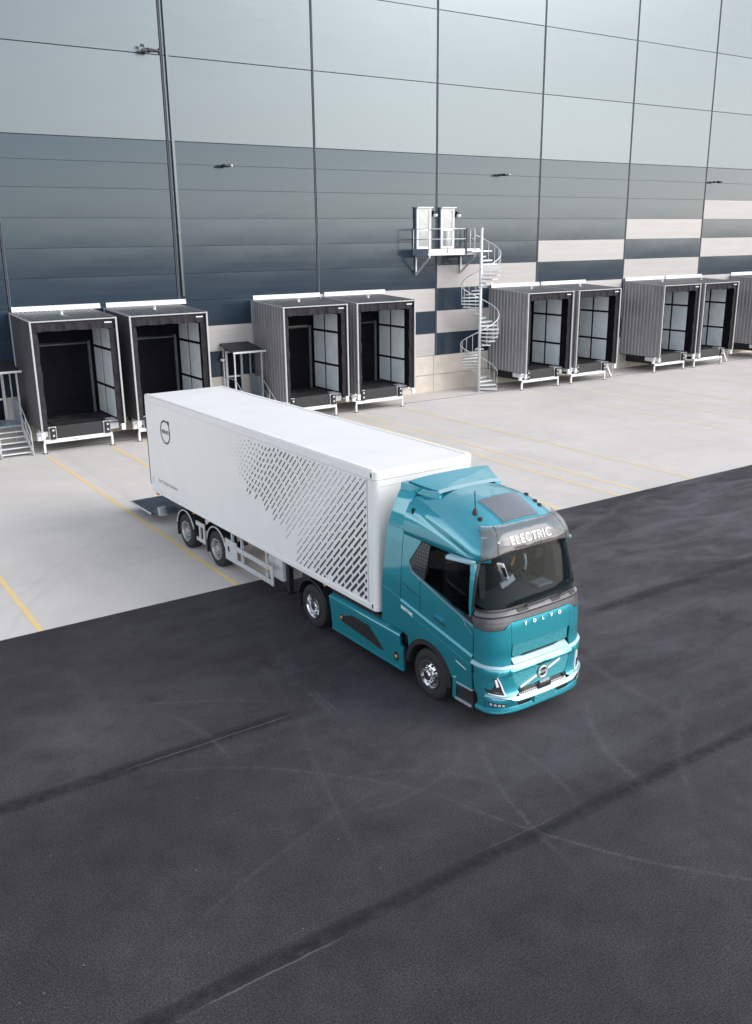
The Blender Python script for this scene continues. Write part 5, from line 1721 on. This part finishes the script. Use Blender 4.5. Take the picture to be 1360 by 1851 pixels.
# sign box behind the visor
def sg_f(z):
    return lerp(z, [(3.15, 3.125), (3.3, 3.11), (3.5, 3.04), (3.62, 2.97), (3.70, 2.87)])
sfc = chart('front', 1, sg_f, vhw)
panel('roof_sign', [[(-0.80, 3.40), (0.80, 3.40), (0.78, 3.66), (-0.78, 3.66)]], sfc, M['sign_face'], tk, off=0.0, thick=0.05, step=0.1)
panel('header', [[(-1.0, 3.335), (1.0, 3.335), (1.0, 3.398), (-1.0, 3.398)]], sfc, M['black'], tk, off=-0.045, thick=0.05, step=0.1)
for x in (-1, 1):
    panel('header', [[(x * 0.82, 3.33), (x * 1.02, 3.33), (x * 0.98, 3.64), (x * 0.80, 3.64)]], sfc, M['black'], tk, off=-0.03, thick=0.05, step=0.1)
    panel('marker_lamp', [[(x * 0.88, 3.44), (x * 1.0, 3.44), (x * 0.97, 3.58), (x * 0.88, 3.58)]], sfc, M['lens'], tk, off=0.0, thick=0.03, step=0.1)
# lettering stands on the front of the visor so that it reads clearly
me = text_mesh('ELECTRIC', 0.205, bold=0.0, spacing=1.14)
vfc = chart('front', 1, vs_f, vhw)
for v in me.vertices:
    a, b, c = v.co
    q_ = vfc(a - 0.08, 3.50 + b)
    v.co = (q_.x, q_.y - 0.010 - c, q_.z)
obj('sign_lettering', me, M['sign_letter'], tk)
me = text_mesh('<', 0.11, bold=0.0)
for v in me.vertices:
    a, b, c = v.co
    q_ = vfc(-0.80 + a, 3.50 + b)
    v.co = (q_.x, q_.y - 0.006 - c, q_.z)
obj('sign_arrow', me, M['sign_letter'], tk)
# camera arms in place of mirrors
for sg in (1, -1):
    mb = MB()
    X = lambda s, d: -sg * d
    b_ = [(-sg * 1.19, -2.93, 3.13), (-sg * 1.28, -2.88, 3.13), (-sg * 1.36, -2.28, 3.09), (-sg * 1.22, -2.26, 3.09)]
    t_ = [(-sg * 1.18, -2.93, 3.205), (-sg * 1.27, -2.88, 3.20), (-sg * 1.34, -2.28, 3.17), (-sg * 1.21, -2.26, 3.18)]
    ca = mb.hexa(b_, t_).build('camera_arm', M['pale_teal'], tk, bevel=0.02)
    MB().box(-sg * 1.24, -sg * 1.34, -2.24, -2.255, 3.11, 3.16).build('camera_lens', M['black'], ca)
# ---- cab interior
MB().box(-1.10, 1.10, -3.0, -1.02, 1.50, 1.56).build('cab_floor', M['cab_dark'], tk)
MB().box(-1.12, 1.12, -1.02, -0.98, 1.5, 3.7).build('cab_rear_lining', M['cab_dark'], tk)
MB().box(-1.0, 1.0, -1.55, -1.03, 1.56, 2.25).build('bunk', M['seat'], tk, bevel=0.05)
MB().box(-1.0, 1.0, -2.9, -1.03, 3.40, 3.44).build('headliner', M['cab_dark'], tk)
MB().box(-1.0, 1.0, -1.6, -1.03, 2.95, 3.38).build('overhead_locker', M['cab_dark'], tk, bevel=0.03)
# dark curtain lengthened to block the bright far window, then a grey bunk curtain
MB().box(1.03, 1.07, -2.42, -1.03, 2.2, 3.38).build('side_curtain', M['cab_dark'], tk)
MB().box(0.62, 0.99, -1.66, -1.62, 2.3, 3.1).build('bunk_curtain', M['cab_grey'], tk)
dpts = [(-1.09, -3.04, 2.30), (1.09, -3.04, 2.30)]
vs = []
nn = 16
for i in range(nn + 1):
    x = -1.08 + 2.16 * i / nn
    yf = -(sf(2.3) - D_of_X(min(0.985, abs(x) / hw(2.3))) - 0.06)
    vs += [(x, yf, 2.30), (x, -2.55, 2.38 + 0.02 * cos(3 * x)), (x, -2.42, 2.20), (x, -2.42, 1.8)]
MB().add(vs, [(4 * i + j, 4 * i + j + 1, 4 * i + 5 + j, 4 * i + 4 + j) for i in range(nn) for j in range(3)]).build('dashboard', M['dash'], tk, smooth=40)
MB().box(0.34, 0.72, -2.98, -2.72, 2.36, 2.41).build('dash_tray', M['cab_grey'], tk, bevel=0.01)
MB().box(-0.12, 0.16, -2.50, -2.40, 2.36, 2.56).build('dash_screen', M['black'], tk, bevel=0.01)
for x in (-0.62, 0.62):
    st = MB().box(x - 0.26, x + 0.26, -2.05, -1.55, 1.75, 1.98).build('seat', M['seat'], tk, bevel=0.06)
    MB().hexa([(x - 0.25, -1.68, 1.95), (x + 0.25, -1.68, 1.95), (x + 0.25, -1.52, 1.95), (x - 0.25, -1.52, 1.95)],
              [(x - 0.2, -1.58, 2.62), (x + 0.2, -1.58, 2.62), (x + 0.2, -1.45, 2.62), (x - 0.2, -1.45, 2.62)]).build('backrest', M['seat'], st, bevel=0.05)
    MB().hexa([(x - 0.14, -1.59, 2.64), (x + 0.14, -1.59, 2.64), (x + 0.14, -1.48, 2.64), (x - 0.14, -1.48, 2.64)],
              [(x - 0.12, -1.60, 2.86), (x + 0.12, -1.60, 2.86), (x + 0.12, -1.50, 2.86), (x - 0.12, -1.50, 2.86)]).build('headrest', M['seat_light'], st, bevel=0.03)
    MB().tube([(x - 0.2, -1.48, 2.6), (x - 0.12, -1.66, 2.3), (x + 0.2, -1.78, 2.0)], 0.022, 6).build('seat_belt', M['orange'] if x > 0 else M['seat_light'], st)
# steering wheel on the far side
wp = [(0.62 + 0.23 * cos(a), -2.22 - 0.10 * sin(a), 2.33 + 0.20 * sin(a)) for a in [2 * pi * k / 24 for k in range(24)]]
sw = MB().tube(wp, 0.018, 6, closed=True).build('steering_wheel', M['black'], tk, smooth='all')
MB().bar((0.62, -2.22, 2.33), (0.62, -2.45, 2.15), 0.07).build('steering_column', M['black'], sw)
# camera monitors on the pillars, front view mirror
for sg in (1, -1):
    m1 = MB().hexa([(-sg * 1.02, -2.86, 2.42), (-sg * 0.92, -2.90, 2.42), (-sg * 0.92, -2.86, 2.42), (-sg * 1.02, -2.82, 2.42)],
                   [(-sg * 0.98, -2.76, 3.02), (-sg * 0.84, -2.80, 3.02), (-sg * 0.84, -2.76, 3.02), (-sg * 0.98, -2.72, 3.02)]).build('pillar_monitor', M['black'], tk, bevel=0.01)
mm = MB().bar((-0.86, -3.20, 3.16), (-0.62, -3.10, 2.78), 0.13, 0.05).build('windscreen_bracket', M['offwhite'], tk, bevel=0.01)
MB().bar((-0.82, -3.227, 3.09), (-0.68, -3.168, 2.87), 0.07, 0.02).build('bracket_slot', M['black'], mm)
MB().bar((-0.70, -3.06, 2.66), (-0.44, -3.12, 2.80), 0.06, 0.12).build('camera_housing', M['offwhite'], mm, bevel=0.012)
MB().bar((-0.62, -3.08, 2.78), (-0.55, -3.08, 2.66), 0.06, 0.06).build('camera_stalk', M['galv'], mm)
MB().tube([(-0.28, -2.95, 3.10), (-0.33, -2.93, 2.93)], 0.022, 6).build('hanging_strap', M['orange'], tk)
MB().tube([(0.02, -2.9, 3.08), (0.03, -2.92, 2.98), (0.06, -2.9, 2.88), (0.04, -2.9, 2.76)], 0.028, 6).build('hanging_cable', M['offwhite'], tk, smooth='all')
MB().box(0.26, 0.44, -2.95, -2.90, 2.94, 3.12).build('toll_box', M['black'], tk, bevel=0.01)
# inner sill to stop light leaking through the floor
MB().box(-1.08, 1.08, -3.30, -0.9, 1.30, 1.35).build('underfloor', M['dark_steel'], tk)
# backing behind the nose panels
vs = []
for z in (0.5, 2.28):
    for i in range(17):
        x = -1.10 + 2.2 * i / 16
        vs.append((x, -(3.30 - D_of_X(x / 1.18)), z))
MB().add(vs, [(i, i + 1, 18 + i, 17 + i) for i in range(16)]).build('firewall', M['dark_steel'], tk)
for sg in (1, -1):
    MB().box(-sg * 1.10, -sg * 1.13, -2.66, -0.85, 1.20, 2.0).build('inner_skin', M['cab_dark'], tk)

# ---- door furniture
for sg, d in zip((1, -1), doors):
    panel('door_handle', [[(1.86, 1.80), (2.10, 1.745), (2.12, 1.79), (1.88, 1.845)]], chart('side', sg), M['teal'], d, off=0.03, thick=0.03, step=0.2, smooth=False)
    panel('handle_recess', [[(1.84, 1.75), (2.16, 1.68), (2.17, 1.71), (1.85, 1.785)]], chart('side', sg), M['black'], d, off=0.003, thick=0.01, step=0.2, smooth=False)
    panel('hatch_seam', [[(0.84, 2.16), (1.40, 2.02), (1.40, 2.035), (0.84, 2.175)]], chart('side', sg), M['cab_dark'], tk, off=0.002, thick=0.01, step=0.2, smooth=False)
    panel('mirror_recess', [[(2.66, 2.02), (2.74, 1.90), (2.93, 1.80), (2.93, 1.82), (2.76, 1.915), (2.69, 2.02)]], chart('side', sg), M['chrome'], d, off=0.006, thick=0.01, step=0.2, smooth=False)
    for s_, z_, txt in ((1.02, 1.60, '500'), (2.66, 1.03, 'I-SAVE')):
        pass
for sg in (1, -1):
    me = text_mesh('ELECTRIC', 0.085, bold=0.003)
    for v in me.vertices:
        a, b, c = v.co
        s_ = 1.03 + a * 1.0 * (1 if sg > 0 else -1)
        z_ = 1.635 + b - 0.20 * (s_ - 1.03)
        x_ = -sg * (hw(z_) + 0.036 + c)
        v.co = (x_, -s_, z_)
    obj('side_lettering', me, M['sign_letter'], tk)
    panel('side_lamp', [[(2.52, 1.14), (2.80, 1.065), (2.80, 1.085), (2.52, 1.165)]], chart('side', sg), M['galv_light'], tk, off=0.038, thick=0.02, step=0.2)
# ---- entry steps in front of the wheel
for sg in (1, -1):
    xo = -sg * 1.22
    MB().box(xo, xo + sg * 0.35, -2.96, -2.44, 0.30, 0.68).build('step_box', M['black'], tk)
    MB().box(xo - sg * 0.02, xo + sg * 0.25, -2.94, -2.50, 0.685, 0.71).build('entry_step', M['galv'], tk)
    MB().box(xo - sg * 0.035, xo - sg * 0.005, -2.94, -2.48, 0.36, 0.40).build('entry_step', M['galv'], tk)
    MB().box(xo - sg * 0.04, xo, -2.505, -2.42, 0.36, 0.80).build('step_end_panel', M['teal'], tk, bevel=0.012)
# ---- side skirts
sk = [(0.74, 0.985), (-1.92, 0.985), (-1.84, 0.62), (-1.80, 0.25), (0.86, 0.25), (0.86, 0.76), (0.76, 0.80)]
def flat(sg, x):
    return lambda a, b: Vector((-sg * x, -a, b))
for sg in (1, -1):
    s_ = panel('side_skirt', [sk], flat(sg, 1.235), M['teal'], tk, off=0, thick=0.05, step=2.0)
    MB().hexa([(-sg * 1.236, -0.735, 0.985), (-sg * 1.236, 1.915, 0.985), (-sg * 1.12, 1.90, 1.06), (-sg * 1.12, -0.72, 1.06)],
              [(-sg * 1.23, -0.735, 1.0), (-sg * 1.23, 1.915, 1.0), (-sg * 1.12, 1.90, 1.075), (-sg * 1.12, -0.72, 1.075)]).build('skirt_top', M['teal'], s_)
    MB().box(-sg * 1.236, -sg * 1.25, -0.86, 1.80, 0.25, 0.275).build('skirt_edge', M['teal'], s_)
    panel('skirt_recess', [[(-1.45, 0.66), (-1.0, 0.83), (-0.35, 0.83), (0.20, 0.46), (0.05, 0.44), (-1.38, 0.56)]], flat(sg, 1.2365), M['black'], s_, off=0.0, thick=0.02, step=2.0)
    panel('skirt_fold', [[(-1.78, 0.93), (0.68, 0.93), (0.68, 0.90), (-1.78, 0.90)]], flat(sg, 1.238), M['teal'], s_, off=0.004, thick=0.02, step=2.0)
    for a_, b_ in ((-1.40, 0.66), (0.63, 0.50)):
        MB().prism([(a_ + 0.07 * cos(2 * pi * k / 12), b_ + (0.11 if a_ > 0 else 0.07) * sin(2 * pi * k / 12)) for k in range(12)], lambda a, b: (-sg * 1.225, -a, b), lambda a, b: (-sg * 1.246, -a, b)).build('lamp_housing', M['black'], s_)
        MB().prism([(a_ + 0.038 * cos(2 * pi * k / 12), b_ + 0.034 * sin(2 * pi * k / 12)) for k in range(12)], lambda a, b: (-sg * 1.24, -a, b), lambda a, b: (-sg * 1.254, -a, b)).build('side_marker', M['amber'], s_)
# ---- chassis
for x in (-0.42, 0.42):
    MB().box(x - 0.05, x + 0.05, -3.0, 3.35, 0.72, 1.02).build('chassis_rail', M['dark_steel'], tk)
MB().box(-1.10, 1.10, -0.78, 1.70, 0.32, 0.96).build('battery_box', M['dark_steel'], tk, bevel=0.02)
MB().box(-1.16, 1.16, -0.98, 1.88, 1.078, 1.12).build('deck_plate', M['black'], tk)
MB().box(-1.17, -1.10, -1.25, 1.95, 1.122, 1.16).build('deck_edge', M['dark_steel'], tk)
MB().box(-0.5, 0.5, 2.2, 3.1, 1.05, 1.18).build('fifth_wheel', M['dark_steel'], tk, bevel=0.03)
for s in (1.68, -2.62):
    MB().lathe_x([(-0.95, 0.0001), (-0.95, 0.09), (0.95, 0.09), (0.95, 0.0001)], 14, 0, -s, 0.51).build('axle', M['dark_steel'], tk)
for sd in (-1, 1):
    make_wheel(tk, sd * 1.215, 1.68, 'steer', side=sd)
    make_wheel(tk, sd * 1.235, -2.62, 'drive', side=sd, tw=0.60)
    vs = []
    n = 20
    for k in range(n + 1):
        a = radians(14 + 158 * k / n)
        for xx in (0.0, 0.62):
            vs.append((sd * (1.245 - xx), -(-2.62 + 0.63 * cos(a)), 0.53 + 0.60 * sin(a)))
    mg = MB().add(vs, [(2 * k, 2 * k + 1, 2 * k + 3, 2 * k + 2) for k in range(n)]).build('mudguard', M['black'], tk, smooth='all')
    MB().tube([(sd * 1.245, -(-2.62 + 0.635 * cos(radians(14 + 158 * k / n))), 0.535 + 0.605 * sin(radians(14 + 158 * k / n))) for k in range(n + 1)], 0.022, 6).build('mudguard_rim', M['dark_steel'], mg, smooth='all')
    MB().box(sd * 0.66, sd * 1.245, 3.235, 3.26, 0.30, 0.66).build('mud_flap', M['rubber'], mg)
    MB().box(sd * 0.70, sd * 0.95, 3.36, 3.40, 0.74, 0.86).build('tail_lamp', M['black'], tk)
